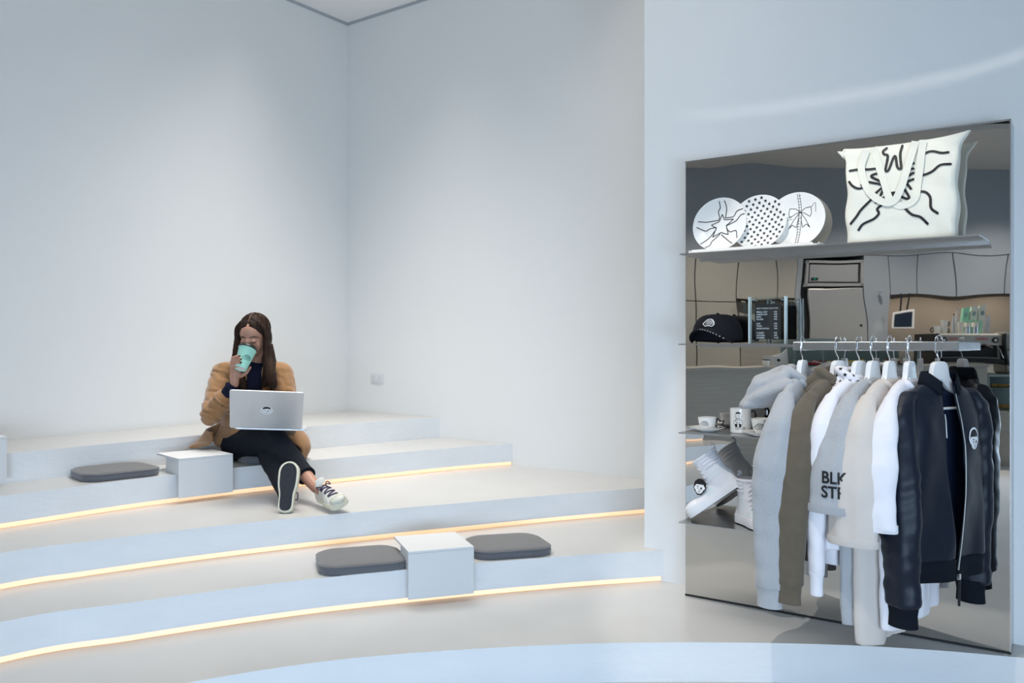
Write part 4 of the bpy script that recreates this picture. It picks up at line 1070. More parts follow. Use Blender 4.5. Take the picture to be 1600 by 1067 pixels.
cushion('grey felt cushion under the seated woman', -1.40, 4.865, 3 * h + 0.0005, 37)
def side_box(label, fl, ang, z_tread, width=0.287, depth=0.30):
    t = thing('bench_table', label, 'table', (fl[0], fl[1], z_tread + 0.0005), (0, 0, math.radians(ang)), 'white box tables on the steps')
    top = 0.087
    obj('table_top', MB().box((width / 2, depth / 2, top - 0.005), (width, depth, 0.010)), 'white_laminate', t, smooth=False, bevel=0.001, bseg=1)
    obj('front_panel', MB().box((width / 2, 0.005, (top - 0.010 - 0.115) / 2 - 0.0005), (width, 0.010, top - 0.010 + 0.115)), 'white_laminate', t, smooth=False, bevel=0.001, bseg=1)
    for x in (0.010, width - 0.010):
        obj('side_panel', MB().box((x, 0.010 + 0.075 + 0.012, (top - 0.010) / 2), (0.010, 0.17, top - 0.0105)), 'white_laminate', t, smooth=False)
    obj('back_panel', MB().box((width / 2, 0.186, (top - 0.010) / 2), (width - 0.03, 0.008, top - 0.0105)), 'white_laminate', t, smooth=False)
side_box('white box table between two cushions on the lowest step', (-0.434, 3.520), 19.5, h)
side_box('white box table beside the seated woman, coat hem resting on it', (-1.687, 4.257), 43.0, 3 * h)
side_box('white box table on the top tier at the left edge of the picture', (-2.378 - 0.287 * math.cos(math.radians(47)), 3.96 - 0.287 * math.sin(math.radians(47))), 47, 4 * h)
# wall socket
d = (P_back - K).normalized(); n2 = Vector((d.y, -d.x, 0))
aa = (589.5 - 800) / F
tt = (aa * K.y - K.x) / (d.x - aa * d.y); c = K + d * tt; Dd = c.y; zc = HC - (591 - HOR) * Dd / F
t = thing('wall_socket', 'white double wall socket low on the back right wall', 'socket', (c.x, c.y, zc), (0, 0, math.atan2(d.y, d.x)))
obj('cover_plate', MB().box((0, -0.004, 0), (0.125, 0.007, 0.072)), 'white_laminate', t, bevel=0.002)
for s_ in (-1, 1):
    mb = MB()
    for dx, dz in ((-0.007, 0.008), (0.007, 0.008), (0, -0.010)): mb.box((s_ * 0.034 + dx, -0.0078, dz), (0.003, 0.001, 0.008))
    obj('socket_slots', mb, mat('socket_slot', (0.3, 0.3, 0.3), 0.8), t, smooth=False)['kind'] = 'stuff'
# ================================================================ THE CAFE BAR (stands behind the photographer's left; seen in the mirror)
# drawn in mirror space (x right, y away, z up) and reflected over the mirror plane to its real place
n3 = PN.normalized()
RF = Matrix.Identity(4)
for i in range(3):
    for j in range(3): RF[i][j] = (1 if i == j else 0) - 2 * n3[i] * n3[j]
tr = n3 * (2 * PO.dot(n3))
for i in range(3): RF[i][3] = tr[i]
def vx(px, D): return (px - 800) / F * D
def vz(py, D): return HC - (py - HOR) / F * D
def rf(x, y, z): return RF @ Vector((x, y, z))
AX = math.atan2(*( (RF.to_3x3() @ Vector((1, 0, 0))).yx ))      # heading of the bar's length
def cthing(name, label, cat, x, y, z, group=None):
    t = thing(name, label, cat, rf(x, y, z), (0, 0, AX), group); return t
def cpart(name, mb, m, t, **kw):           # mb drawn about the thing's own origin in mirror space: x along, y away
    mb.v = [Vector((p.x, -p.y, p.z)) for p in mb.v]
    mb.f = [f[::-1] for f in mb.f]
    return obj(name, mb, m, t, **kw)
# local frame handedness: reflected x axis heading AX, reflected y axis is on its right-hand side
Rt = Matrix.Rotation(AX, 3, 'Z'); assert ((RF.to_3x3() @ Vector((0, 1, 0))) - Rt @ Vector((0, -1, 0))).length < 1e-4
M['bar_panel'] = mat('greige_lacquer', (0.36, 0.355, 0.325), 0.5)
M['bar_grey'] = mat('grey_lacquer', (0.31, 0.35, 0.40), 0.45)
M['bar_wall'] = mat('grey_plaster', (0.27, 0.28, 0.29), 0.7)
M['bar_ceiling'] = mat('bar_ceiling', (0.5, 0.5, 0.49), 0.9)
M['bar_steel'] = mat('counter_steel', (0.46, 0.44, 0.40), 0.42, 0.55, noise_amt=0.08, noise_scale=3, stretch=(1, 1, 20))
M['warm_splash'] = mat('warm_splashback', (0.34, 0.32, 0.29), 0.45)
M['glass'] = mat('display_glass', (0.88, 0.94, 0.94), 0.03, trans=1.0, ior=1.15)
M['glass_edge'] = mat('glass_edge', (0.26, 0.33, 0.33), 0.3)
M['screen'] = mat('dark_screen', (0.02, 0.03, 0.05), 0.15)
M['mint'] = mat('mint_card', (0.35, 0.68, 0.52), 0.6)
M['cream_card'] = mat('cream_card', (0.78, 0.75, 0.68), 0.6)
M['seam'] = mat('door_seam', (0.05, 0.05, 0.05), 0.8)
# shell
def vwall(x0, x1, y, z0, z1, t=0.1):
    mb = MB(); mb.box(((x0 + x1) / 2, y + t / 2, (z0 + z1) / 2), (x1 - x0, t, z1 - z0)); mb.xf(RF); return mb
YB = 11.0
struct('wall_bar', vwall(vx(1000, YB), vx(1720, YB), YB, -h, CEIL), 'bar_wall', smooth=False)
mb = MB(); mb.box((vx(1330, 10.6), 10.6 - 0.75, 3.30), (6.4, 2.4, 0.06)); mb.xf(RF)
struct('ceiling_bar', mb, 'bar_ceiling', smooth=False)
# counter with steel front
D0 = 8.6; ZC = vz(573, D0)
x0, x1 = vx(1040, D0), vx(1545, D0)
t = cthing('service_counter', 'long brushed steel service counter seen in the mirror', 'counter', (x0 + x1) / 2, D0 + 0.35, 0)
L = x1 - x0
cpart('counter_body', MB().box((0, 0, (ZC - 0.03 - h) / 2), (L, 0.70, ZC - 0.03 + h)), 'bar_steel', t, smooth=False)
cpart('worktop', MB().box((0, -0.01, ZC - 0.0145), (L + 0.02, 0.74, 0.029)), 'bar_steel', t, smooth=False)
# glass cake display on the counter
dx0, dx1 = vx(1244, D0), vx(1443, D0); zt = vz(527, D0)
W_ = dx1 - dx0; hc = zt - ZC
t = cthing('cake_display', 'glass cake display case on the steel counter', 'display case', (dx0 + dx1) / 2, D0 + 0.30, ZC + 0.0005)
for nm, c, d in (('glass_pane', (0, -0.24, hc / 2), (W_, 0.006, hc - 0.03)), ('glass_pane', (0, 0, hc - 0.006), (W_, 0.48, 0.008))):
    cpart(nm, MB().box(c, d), 'glass', t, smooth=False)
mb = MB()
for x in (-W_ / 2 + .02, W_ / 2 - .02, -W_ / 2 + 0.32): mb.box((x, -0.235, hc / 2), (0.022 if abs(x) > 0.5 else 0.014, 0.016, hc))
for z in (0.008, hc - 0.012): mb.box((0, -0.235, z), (W_, 0.018, 0.016))
mb.box((0, 0.235, hc / 2), (W_, 0.016, hc)); cpart('case_frame', mb, 'glass_edge', t, smooth=False)
cpart('case_floor', MB().box((0, 0, 0.02), (W_ - 0.04, 0.44, 0.01)), 'dark_gap', t, smooth=False)
cake_cols = {'cherry red': (0.45, 0.03, 0.04), 'lemon yellow': (0.8, 0.55, 0.08), 'cream': (0.75, 0.62, 0.42), 'brown': (0.22, 0.10, 0.04), 'pink': (0.75, 0.25, 0.32)}
for i, (px, base, topc) in enumerate(((1274, 'cherry red', 'pink'), (1287, 'cream', 'cherry red'), (1298, 'cream', 'lemon yellow'), (1314, 'lemon yellow', 'cream'), (1327, 'cream', 'lemon yellow'), (1341, 'brown', 'lemon yellow'), (1362, 'cream', 'pink'), (1384, 'cream', 'brown'), (1400, 'brown', 'cream'))):
    for nm in (base, topc):
        if nm not in M: M[nm] = mat(nm.replace(' ', '_') + '_cake', cake_cols[nm], 0.6)
    x = vx(px, D0 + 0.12)
    t = cthing('cake', 'small %s layer cake topped with %s, in the glass display, %s' % (base, topc, ['leftmost', 'second from left', 'third from left', 'fourth from left', 'fifth from left', 'sixth from left', 'seventh from left', 'second from right', 'rightmost'][i]), 'cake', x, D0 + 0.12, ZC + 0.026, 'cakes in the glass display')
    mb = MB(); mb.box((0, 0, 0.018), (0.07, 0.12, 0.034)); cpart('sponge', mb, base, t, smooth=False, bevel=0.004)
    cpart('filling', MB().box((0, 0, 0.039), (0.072, 0.122, 0.008)), 'cream_card', t, smooth=False)
    mb = MB(); rr = random.Random(i)
    for k_ in range(4): mb.ellipsoid((rr.uniform(-.025, .025), rr.uniform(-.05, 0), 0.052), (0.014, 0.014, 0.013), n=5)
    for q in [mb]:
        o = cpart('topping', q, topc, t); o['kind'] = 'stuff'
# second lower case at the right end
bx0, bx1 = vx(1548, D0), vx(1640, D0)
t = cthing('pastry_case', 'lower glass pastry case beside the counter', 'display case', (bx0 + bx1) / 2, D0 + 0.35, 0)
zb_ = vz(590, D0)
cpart('case_base', MB().box((0, 0, (0.42 - h) / 2), (bx1 - bx0, 0.7, 0.42 + h)), 'bar_steel', t, smooth=False)
cpart('glass_pane', MB().box((0, -0.34, (zb_ + 0.42) / 2), (bx1 - bx0, 0.006, zb_ - 0.42)), 'glass', t, smooth=False)
mb = MB()
for x in (-(bx1 - bx0) / 2, (bx1 - bx0) / 2): mb.box((x, -0.335, (zb_ + 0.42) / 2), (0.02, 0.016, zb_ - 0.42))
mb.box((0, 0, zb_), (bx1 - bx0 + 0.02, 0.7, 0.02)); mb.box((0, 0.33, (zb_ + 0.42) / 2), (bx1 - bx0, 0.02, zb_ - 0.42)); cpart('case_frame', mb, 'glass_edge', t, smooth=False)
cpart('shelf_board', MB().box((0, 0, 0.63), (bx1 - bx0, 0.6, 0.008)), 'glass_edge', t, smooth=False)
for i, (px, zz) in enumerate(((1556, 0.635), (1566, 0.635), (1558, 0.425), (1570, 0.425))):
    M.setdefault('pastry', mat('golden_pastry', (0.62, 0.34, 0.10), 0.55, bump=0.4, bump_scale=40))
    t = cthing('croissant', 'golden croissant on the %s of the pastry case, %s one' % ('middle shelf' if zz > .5 else 'floor', 'left' if i % 2 == 0 else 'right'), 'pastry', vx(px, D0 + .1), D0 + 0.1, zz + 0.0005, 'croissants in the pastry case')
    pts = [(0.045 * math.cos(a), -0.03 + 0.045 * math.sin(a), 0.022) for a in [PI * k_ / 8 for k_ in range(9)]]
    cpart('croissant_body', MB().tube(pts, [0.006, 0.013, 0.018, 0.021, 0.022, 0.021, 0.018, 0.013, 0.006], 10), 'pastry', t)
# ---- tall units
DF = 10.3
ZF = 2.2
def door(px0, px1, z0, z1, m, t, tx, nm='door'):
    a, b = vx(px0, DF), vx(px1, DF)
    return cpart(nm, MB().box(((a + b) / 2 - tx, 0, (z0 + z1) / 2), (b - a - 0.012, 0.022, z1 - z0 - 0.012)), m, t, smooth=False, bevel=0.002, bseg=1)
zs = vz(474, DF)
# fascia above everything
fx0, fx1 = vx(1040, DF), vx(1720, DF)
t = cthing('bulkhead', 'plain grey bulkhead above the bar cabinets', 'bulkhead', (fx0 + fx1) / 2, DF + 0.34, ZF)
cpart('bulkhead_front', MB().box((0, 0, (3.27 - ZF) / 2), (fx1 - fx0, 0.68, 3.27 - ZF - 0.002)), 'bar_grey', t, smooth=False)
tx = vx(1148, DF)
t = cthing('wall_cupboard', 'tall greige cupboard wall with flush doors left of the fridge', 'cupboard', tx, DF + 0.013, 0)
a, b = vx(1050, DF), vx(1246, DF)
cpart('carcass', MB().box(((a + b) / 2 - tx, 0.35, (ZF - 0.004 - h) / 2), (b - a, 0.66, ZF - 0.004 + h)), 'seam', t, smooth=False)
for p0, p1 in ((1051, 1088), (1088, 1156)):
    door(p0, p1, zs, ZF, 'bar_panel', t, tx); door(p0, p1, -h, zs, 'bar_panel', t, tx)
for p0, p1 in ((1156, 1210), (1210, 1246)): door(p0, p1, vz(468, DF), ZF, 'bar_panel', t, tx)
door(1156, 1246, -h, vz(530, DF), 'bar_steel', t, tx, 'drawer'); 
door(1156, 1246, vz(530, DF), vz(511, DF), 'bar_steel', t, tx, 'drawer'); door(1156, 1246, vz(511, DF), vz(489, DF), 'bar_steel', t, tx, 'drawer')
M['jar'] = mat('dark_glass_jar', (0.05, 0.06, 0.065), 0.15); M['jar_lid'] = mat('brass_lid', (0.6, 0.52, 0.36), 0.35, 0.8)
for i, px in enumerate((1163, 1226, 1233, 1240)):
    t = cthing('storage_jar', 'dark storage jar in the niche beside the fridge, %s' % ['leftmost', 'second from left', 'third from left', 'rightmost'][i], 'jar', vx(px, DF), DF - 0.06, vz(489, DF), 'jars in the cupboard niche')
    cpart('jar_body', MB().lathe([(0.001, 0), (0.024, 0), (0.026, 0.1), (0.02, 0.12), (0.001, 0.12)], 16), 'jar', t)
    cpart('lid', MB().lathe([(0.001, 0.12), (0.022, 0.12), (0.022, 0.14), (0.001, 0.14)], 16), 'jar_lid', t)
# fridge
M['fridge_steel'] = mat('fridge_steel', (0.47, 0.48, 0.49), 0.35, 0.5)
fa, fb = vx(1258, DF), vx(1350, DF); fc = (fa + fb) / 2; fw = fb - fa; zf_ = vz(406, DF); zm = vz(452, DF)
t = cthing('fridge', 'tall stainless steel fridge with framed cooling unit on top', 'fridge', fc, DF, -h + 0.001)
cpart('fridge_body', MB().box((0, 0.35, (zf_ + h) / 2), (fw, 0.66, zf_ + h)), 'black', t, smooth=False)
fr = MB(); zc_ = (zf_ + zm) / 2 + h; hh = zf_ - zm
for c, d in (((0, -0.02, zc_ + hh / 2 - 0.02), (fw - 0.03, 0.06, 0.035)), ((0, -0.02, zc_ - hh / 2 + 0.02), (fw - 0.03, 0.06, 0.035)), ((-fw / 2 + 0.04, -0.02, zc_), (0.035, 0.06, hh - 0.01)), ((fw / 2 - 0.04, -0.02, zc_), (0.035, 0.06, hh - 0.01))): fr.box(c, d)
cpart('top_frame', fr, 'fridge_steel', t, smooth=False)
cpart('cooling_panel', MB().box((0, -0.01, zc_), (fw - 0.16, 0.04, hh - 0.11)), 'fridge_steel', t, smooth=False, bevel=0.006)
o = cpart('display', MB().box((-fw / 2 + 0.14, -0.034, zc_ - 0.09), (0.08, 0.006, 0.04)), 'screen', t, smooth=False)
cpart('readout', MB().box((-fw / 2 + 0.145, -0.038, zc_ - 0.088), (0.03, 0.002, 0.014)), mat('green_readout', (0, 0.1, 0.04), 0.4, emit=(0.02, 0.5, 0.22), estr=0.6), t, smooth=False)
dh = zm + h - 0.04
cpart('door', MB().box((0.02, -0.02, dh / 2 + 0.02), (fw - 0.10, 0.05, dh)), 'fridge_steel', t, smooth=False, bevel=0.008)
cpart('lock', MB().tube([(fw / 2 - 0.10, -0.05, vz(503, DF) + h), (fw / 2 - 0.10, -0.04, vz(503, DF) + h)], 0.014, 12), 'black', t)
# white end panel between fridge and coffee bar
for nm, p0, p1, lb in (('end_panel', 1350, 1386, 'grey end panel right of the fridge'), ('end_panel', 1246, 1257, 'narrow grey panel left of the fridge')):
    a, b = vx(p0, DF), vx(p1, DF)
    tag(obj(nm, MB().box(((a + b) / 2, DF + 0.34, (ZF - 0.004 - h) / 2), (b - a - 0.004, 0.66, ZF - 0.004 + h)).xf(RF), 'bar_grey', smooth=False), lb, 'panel')
# upper cabinets
zb_ = vz(463, DF)
for i, (p0, p1) in enumerate(((1386, 1433), (1433, 1494), (1494, 1574), (1574, 1650))):
    a, b = vx(p0, DF), vx(p1, DF)
    t = cthing('wall_cabinet', 'grey flush wall cabinet over the coffee bar, %s' % ['beside the end panel', 'above the gap right of the tablet', 'above the coffee machine', 'at the mirror edge'][i], 'cabinet', (a + b) / 2, DF, zb_, 'wall cabinets over the coffee bar')
    cpart('cabinet_body', MB().box((0, 0.36, (ZF - zb_) / 2), (b - a, 0.64, ZF - zb_ - 0.006)), 'seam', t, smooth=False)
    cpart('door', MB().box((0, 0.02, (ZF - zb_) / 2), (b - a - 0.014, 0.022, ZF - zb_ - 0.01)), 'bar_grey', t, smooth=False)
# back bar
ba, bb = vx(1386, 10.4), vx(1650, 10.4)
t = cthing('back_bar', 'low back bar cabinet with steel top under the wall cabinets', 'cabinet', (ba + bb) / 2, DF + 0.33, -h + 0.001)
cpart('cabinet_body', MB().box((0, 0, (ZC + h) / 2 - 0.02), (bb - ba, 0.60, ZC + h - 0.04)), 'bar_panel', t, smooth=False)
cpart('steel_top', MB().box((0, 0, ZC + h - 0.02), (bb - ba, 0.62, 0.03)), 'bar_steel', t, smooth=False)
struct('trim_3', MB().box(((ba + bb) / 2, YB - 0.02, (ZC + zb_) / 2), (bb - ba, 0.03, zb_ - ZC - 0.002)).xf(RF), 'warm_splash', smooth=False)
for i, px in enumerate((1420, 1500, 1580)):
    p = rf(vx(px, DF + 0.3), DF + 0.35, zb_ - 0.03)
    lamp('AREA', 'cabinet_light', p, p + Vector((0, 0, -1)) + (RF.to_3x3() @ Vector((0, 0.5, 0))), 1.6, (1.0, 0.80, 0.60), shape='RECTANGLE', size=0.5, size_y=0.05)
p = rf(vx(1374, DF - 0.1), DF - 0.12, zb_ + 0.02)
t = cthing('downlight', 'small warm downlight over the grey end panel', 'lamp', vx(1374, DF - .05), DF - 0.03, zb_ + 0.015)
cpart('lamp_housing', MB().tube([(0, 0, 0), (0, 0, 0.02)], 0.02, 12), 'steel_bright', t)
lamp('SPOT', 'end_panel_spot', p + Vector((0, 0, -0.01)), p + Vector((0, 0, -1)), 4, (1, 0.85, 0.65), spot_size=math.radians(60), spot_blend=0.8, shadow_soft_size=0.01)
# tablet hanging by black straps
Dt = 10.2
t = cthing('tablet', 'white framed tablet hanging from black straps beside the coffee machine', 'tablet', vx(1410, Dt), Dt, vz(495, Dt))
cpart('tablet_frame', MB().box((0, 0, 0), (0.275, 0.02, 0.19)), 'white_laminate', t, smooth=False, bevel=0.006)
cpart('screen', MB().box((0, -0.0105, 0), (0.22, 0.003, 0.15)), 'screen', t, smooth=False)
for s_ in (-1, 1): cpart('strap', MB().box((s_ * 0.05, 0.002, 0.175), (0.02, 0.006, 0.17), Matrix.Rotation(s_ * 0.12, 3, 'Y')), 'black', t, smooth=False)
# espresso machine
De = D0 + 0.35
t = cthing('espresso_machine', 'steel espresso machine with round side knobs on the steel counter', 'coffee machine', vx(1500, De), De, ZC + 0.0005)
W2 = vx(1556, De) - vx(1446, De); H2 = vz(516, De) - ZC
M['machine'] = mat('machine_panel', (0.55, 0.53, 0.48), 0.4, 0.3)
cpart('machine_body', MB().box((0, 0.05, H2 / 2 + 0.03), (W2 - 0.04, 0.42, H2 - 0.06)), 'machine', t, smooth=False, bevel=0.01)
cpart('control_panel', MB().box((0, -0.17, H2 - 0.075), (W2 - 0.02, 0.06, 0.13)), 'machine', t, smooth=False, bevel=0.01)
cpart('drip_tray', MB().box((0, -0.16, 0.04), (W2 - 0.1, 0.2, 0.05)), 'black', t, smooth=False)
cpart('underside', MB().box((0, -0.165, 0.165), (W2 - 0.12, 0.03, 0.16)), 'black', t, smooth=False)
for s_ in (-1, 1):
    cpart('side_panel', MB().box((s_ * (W2 / 2 - 0.01), 0.0, H2 / 2), (0.02, 0.48, H2)), 'black', t, smooth=False, bevel=0.004)
    cpart('steam_knob', MB().tube([(s_ * (W2 / 2 - 0.09), -0.215, H2 - 0.075), (s_ * (W2 / 2 - 0.09), -0.20, H2 - 0.075)], 0.034, 20), 'black', t)
    cpart('gauge', MB().tube([(s_ * (W2 / 2 - 0.09), -0.218, H2 - 0.075), (s_ * (W2 / 2 - 0.09), -0.214, H2 - 0.075)], 0.017, 16), 'white_laminate', t)
    for k_ in range(3):
        M.setdefault('red_button', mat('red_button', (0.6, 0.12, 0.12), 0.5))
        c = (s_ * 0.16 + (k_ - 1) * 0.042 - 0.01, -0.203, H2 - 0.06)
        cpart('button', MB().tube([(c[0] + 0.015 * math.cos(a), c[1], c[2] + 0.015 * math.sin(a)) for a in [2 * PI * q / 12 for q in range(12)]], 0.0035, 6, closed=True), 'red_button', t)
    cpart('portafilter', MB().tube([(s_ * 0.17, -0.18, 0.23), (s_ * 0.17, -0.27, 0.225), (s_ * 0.17, -0.36, 0.20)], [0.03, 0.014, 0.014], 10), 'black', t)
    cpart('steam_wand', MB().tube([(s_ * 0.31, -0.19, 0.25), (s_ * 0.325, -0.22, 0.18), (s_ * 0.33, -0.24, 0.08)], 0.006, 8), 'chrome', t)
# things standing on the machine and beside it
ztop = ZC + 0.0005 + H2
def cupx(r, hgt): return [(0.001, 0), (r * 0.75, 0), (r, hgt), (r * 0.9, hgt), (r * 0.68, 0.005), (0.001, 0.005)]
def small(name, label, cat, px, dy, z, parts, group=None):
    t = cthing(name, label, cat, vx(px, De + dy), De + dy, z, group)
    for nm, mb, m in parts: cpart(nm, mb, m, t)
    return t
def ring_handle(x, z, r): return MB().tube([(x + r * 0.7 * math.cos(a), 0, z + r * math.sin(a)) for a in [2 * PI * q / 12 for q in range(12)]], 0.006, 6, closed=True)
small('coffee_mug', 'white mug with black handle on the left end of the coffee machine', 'mug', 1462, 0, ztop, [('mug_body', MB().lathe(cupx(0.042, 0.085), 20), 'porcelain'), ('handle', ring_handle(-0.05, 0.042, 0.024), 'black')])
small('coffee_mug', 'lower cup of the stack of two on the coffee machine', 'mug', 1474, 0, ztop, [('mug_body', MB().lathe(cupx(0.040, 0.07), 20), 'porcelain'), ('handle', ring_handle(0.046, 0.035, 0.02), 'black')])
small('coffee_mug', 'upper cup of the stack of two on the coffee machine', 'mug', 1474, 0, ztop + 0.0705, [('mug_body', MB().lathe(cupx(0.043, 0.075), 20), 'porcelain'), ('handle', ring_handle(0.05, 0.04, 0.02), 'black')])
bot = lambda s: [(0.001, 0), (0.026 * s, 0), (0.027 * s, 0.11), (0.012, 0.16), (0.012, 0.19), (0.001, 0.19)]
M['clear_plastic'] = mat('cloudy_plastic', (0.70, 0.72, 0.74), 0.25, trans=0.4)
small('syrup_bottle', 'slim clear bottle with white sleeve on the coffee machine', 'bottle', 1491, -0.05, ztop, [('bottle_body', MB().lathe(bot(1), 16), 'clear_plastic'), ('pump', MB().lathe([(0.001, 0.1905), (0.008, 0.1905), (0.008, 0.205), (0.001, 0.205)], 10), 'black')])
small('syrup_bottle', 'taller clear bottle behind, on the coffee machine', 'bottle', 1497, 0.12, ztop, [('bottle_body', MB().lathe([(r * 1.0, z * 1.3) for r, z in bot(1.1)], 16), 'clear_plastic'), ('pump', MB().lathe([(0.001, 0.248), (0.008, 0.248), (0.008, 0.262), (0.001, 0.262)], 10), 'steel_bright')])
for px, m, lb, z in ((1511, 'mint', 'mint green paper carton standing behind the coffee machine', 0.0), (1524, 'cream_card', 'cream paper carton behind the coffee machine', 0.0), (1536, 'cream_card', 'cream paper carton nearest the glass stack', 0.0)):
    hh = vz(479, De + 0.15) - ztop
    small('milk_carton', lb, 'carton', px, 0.15, ztop, [('carton_body', MB().box((0, 0, hh / 2), (0.072, 0.05, hh)), m), ('carton_label', MB().tube([(0, -0.0265, hh * 0.75), (0, -0.0252, hh * 0.75)], 0.02, 14), 'bar_grey')])
for i, (px, z) in enumerate(((1509.5, 0.0), (1521, 0.0), (1533, 0.0))):
    small('paper_cup', 'mint paper cup on the coffee machine, %s of three' % ['left', 'middle', 'right'][i], 'cup', px, 0.06, ztop, [('cup_body', MB().lathe([(0.001, 0), (0.03, 0), (0.040, 0.15 - 0.01 * i), (0.036, 0.15 - 0.01 * i), (0.001, 0.02)], 18), 'mint')], 'mint paper cups')
small('paper_cup', 'tall white paper cup stack left of the steel jugs', 'cup', 1504.5, -0.05, ztop, [('cup_body', MB().lathe([(0.001, 0), (0.026, 0), (0.036, 0.125), (0.03, 0.125), (0.001, 0.02)], 18), 'cream_card')])
for px, lb in ((1516.5, 'left of two steel canisters with white lids on the coffee machine'), (1528.5, 'right of two steel canisters with white lids on the coffee machine')):
    small('canister', lb, 'canister', px, -0.05, ztop, [('can_body', MB().lathe([(0.001, 0), (0.03, 0), (0.03, 0.075), (0.001, 0.075)], 18), 'chrome'), ('lid', MB().lathe([(0.001, 0.0755), (0.032, 0.0755), (0.03, 0.115), (0.001, 0.115)], 18), 'cream_card')])
for i in range(4):
    small('drinking_glass', 'short clear glass in the stack at the right of the coffee machine, %s' % ['bottom', 'second from bottom', 'second from top', 'top'][i], 'glass', 1545, -0.05, ztop + i * 0.041, [('glass_body', MB().lathe([(0.001, 0), (0.030, 0), (0.038, 0.04), (0.036, 0.04), (0.028, 0.004), (0.001, 0.004)], 18), 'clear_plastic')], 'stacked glasses')
t = cthing('coffee_grinder', 'grey coffee grinder with pale hopper right of the coffee machine', 'grinder', vx(1572, De), De, ZC + 0.0005 if False else zb_ * 0 + 0.66)
t.location = rf(vx(1574, De), De, vz(590, D0) + 0.0105)
cpart('grinder_body', MB().box((0, 0, 0.14), (0.16, 0.22, 0.28)), 'bar_steel', t, smooth=False, bevel=0.02)
cpart('hopper', MB().loft([[(x * s_, y * s_, z) for x, y in rounded_rect(0.17, 0.2, 0.04)] for z, s_ in ((0.281, 0.7), (0.32, 1), (0.46, 1), (0.50, 0.8))]), 'bar_panel', t)
# till: monitor seen from behind, card reader, cup
Dm = D0 + 0.25
t = cthing('till_monitor', 'white till monitor seen from behind on the counter', 'monitor', vx(1212, Dm), Dm, ZC + 0.0005)
cpart('monitor_shell', MB().prism([(-0.135, 0.09), (-0.11, 0.0), (0.13, 0.0), (0.11, 0.205), (0.05, 0.15), (-0.04, 0.115), (-0.135, 0.11)], -0.01, 0.01).xf(Matrix.Translation((0, 0, 0.02)) @ Matrix.Rotation(PI / 2, 4, 'X')), 'white_laminate', t, smooth=False)
cpart('stand', MB().box((-0.005, -0.05, 0.07), (0.12, 0.02, 0.135)), 'white_laminate', t, smooth=False, bevel=0.006)
cpart('cable_hole', MB().tube([(-0.005, -0.061, 0.085), (-0.005, -0.0603, 0.085)], 0.019, 16), 'black', t)
cpart('foot', MB().box((-0.005, -0.04, 0.0035), (0.14, 0.10, 0.006)), 'white_laminate', t, smooth=False)
cl = MB().lathe(cupx(0.036, 0.075), 20)
t = cthing('paper_cup', 'white takeaway cup with black lid left of the till monitor', 'cup', vx(1190.5, Dm), Dm - 0.1, ZC + 0.0005)
cpart('cup_body', cl, 'porcelain', t); cpart('lid', MB().lathe([(0.001, 0.0755), (0.038, 0.0755), (0.034, 0.086), (0.001, 0.086)], 20), 'black', t)
t = cthing('card_reader', 'white card reader right of the till monitor', 'card reader', vx(1235, Dm), Dm - 0.15, ZC + 0.0005)
cpart('reader_body', MB().loft([[(x * s_, y * s_, z) for x, y in rounded_rect(0.085, 0.08, 0.012)] for z, s_ in ((0, 1), (0.012, 1), (0.03, 0.75))]), 'white_laminate', t)
cpart('reader_slot', MB().box((0, -0.031, 0.026), (0.03, 0.003, 0.003)), 'black', t, smooth=False)
# ================================================================ THE SEATED WOMAN
M['skin'] = mat('skin', (0.46, 0.245, 0.17), 0.5, sss=0.08, noise_amt=0.04, noise_scale=30)
M['hair'] = mat('dark_brown_hair', (0.024, 0.012, 0.008), 0.6, spec=0.2, noise_amt=0.75, noise_scale=50, stretch=(3.0, 3.0, 0.12), bump=0.25, bump_scale=60)
M['camel'] = mat('camel_wool', (0.30, 0.155, 0.064), 0.92, noise_amt=0.06, noise_scale=30, sheen=0.35, bump=0.05, bump_scale=300)
M['camel_lining'] = mat('coat_lining', (0.10, 0.07, 0.045), 0.8)
M['navy_knit'] = mat('navy_knit', (0.010, 0.012, 0.030), 0.9, spec=0.2)
M['trouser'] = mat('dark_navy_trousers', (0.010, 0.012, 0.019), 0.85, spec=0.25)
M['nail'] = mat('dark_nail', (0.05, 0.006, 0.01), 0.2)
M['brow'] = mat('eyebrow', (0.035, 0.018, 0.012), 0.8)
M['lips'] = mat('lips', (0.40, 0.15, 0.13), 0.45)
WL = Vector((-1.47, 4.84, 3 * h + 0.0005))
wm = thing('person', 'woman in a camel coat drinking from a mint cup with a laptop on her lap', 'person', WL)
def wobj(name, mb, m, parent=wm, base=WL, **kw):
    if isinstance(mb, MB): mb.v = [p - base for p in mb.v]
    else:
        for v in mb.vertices: v.co = v.co - base
    return obj(name, mb, m, parent, **kw)
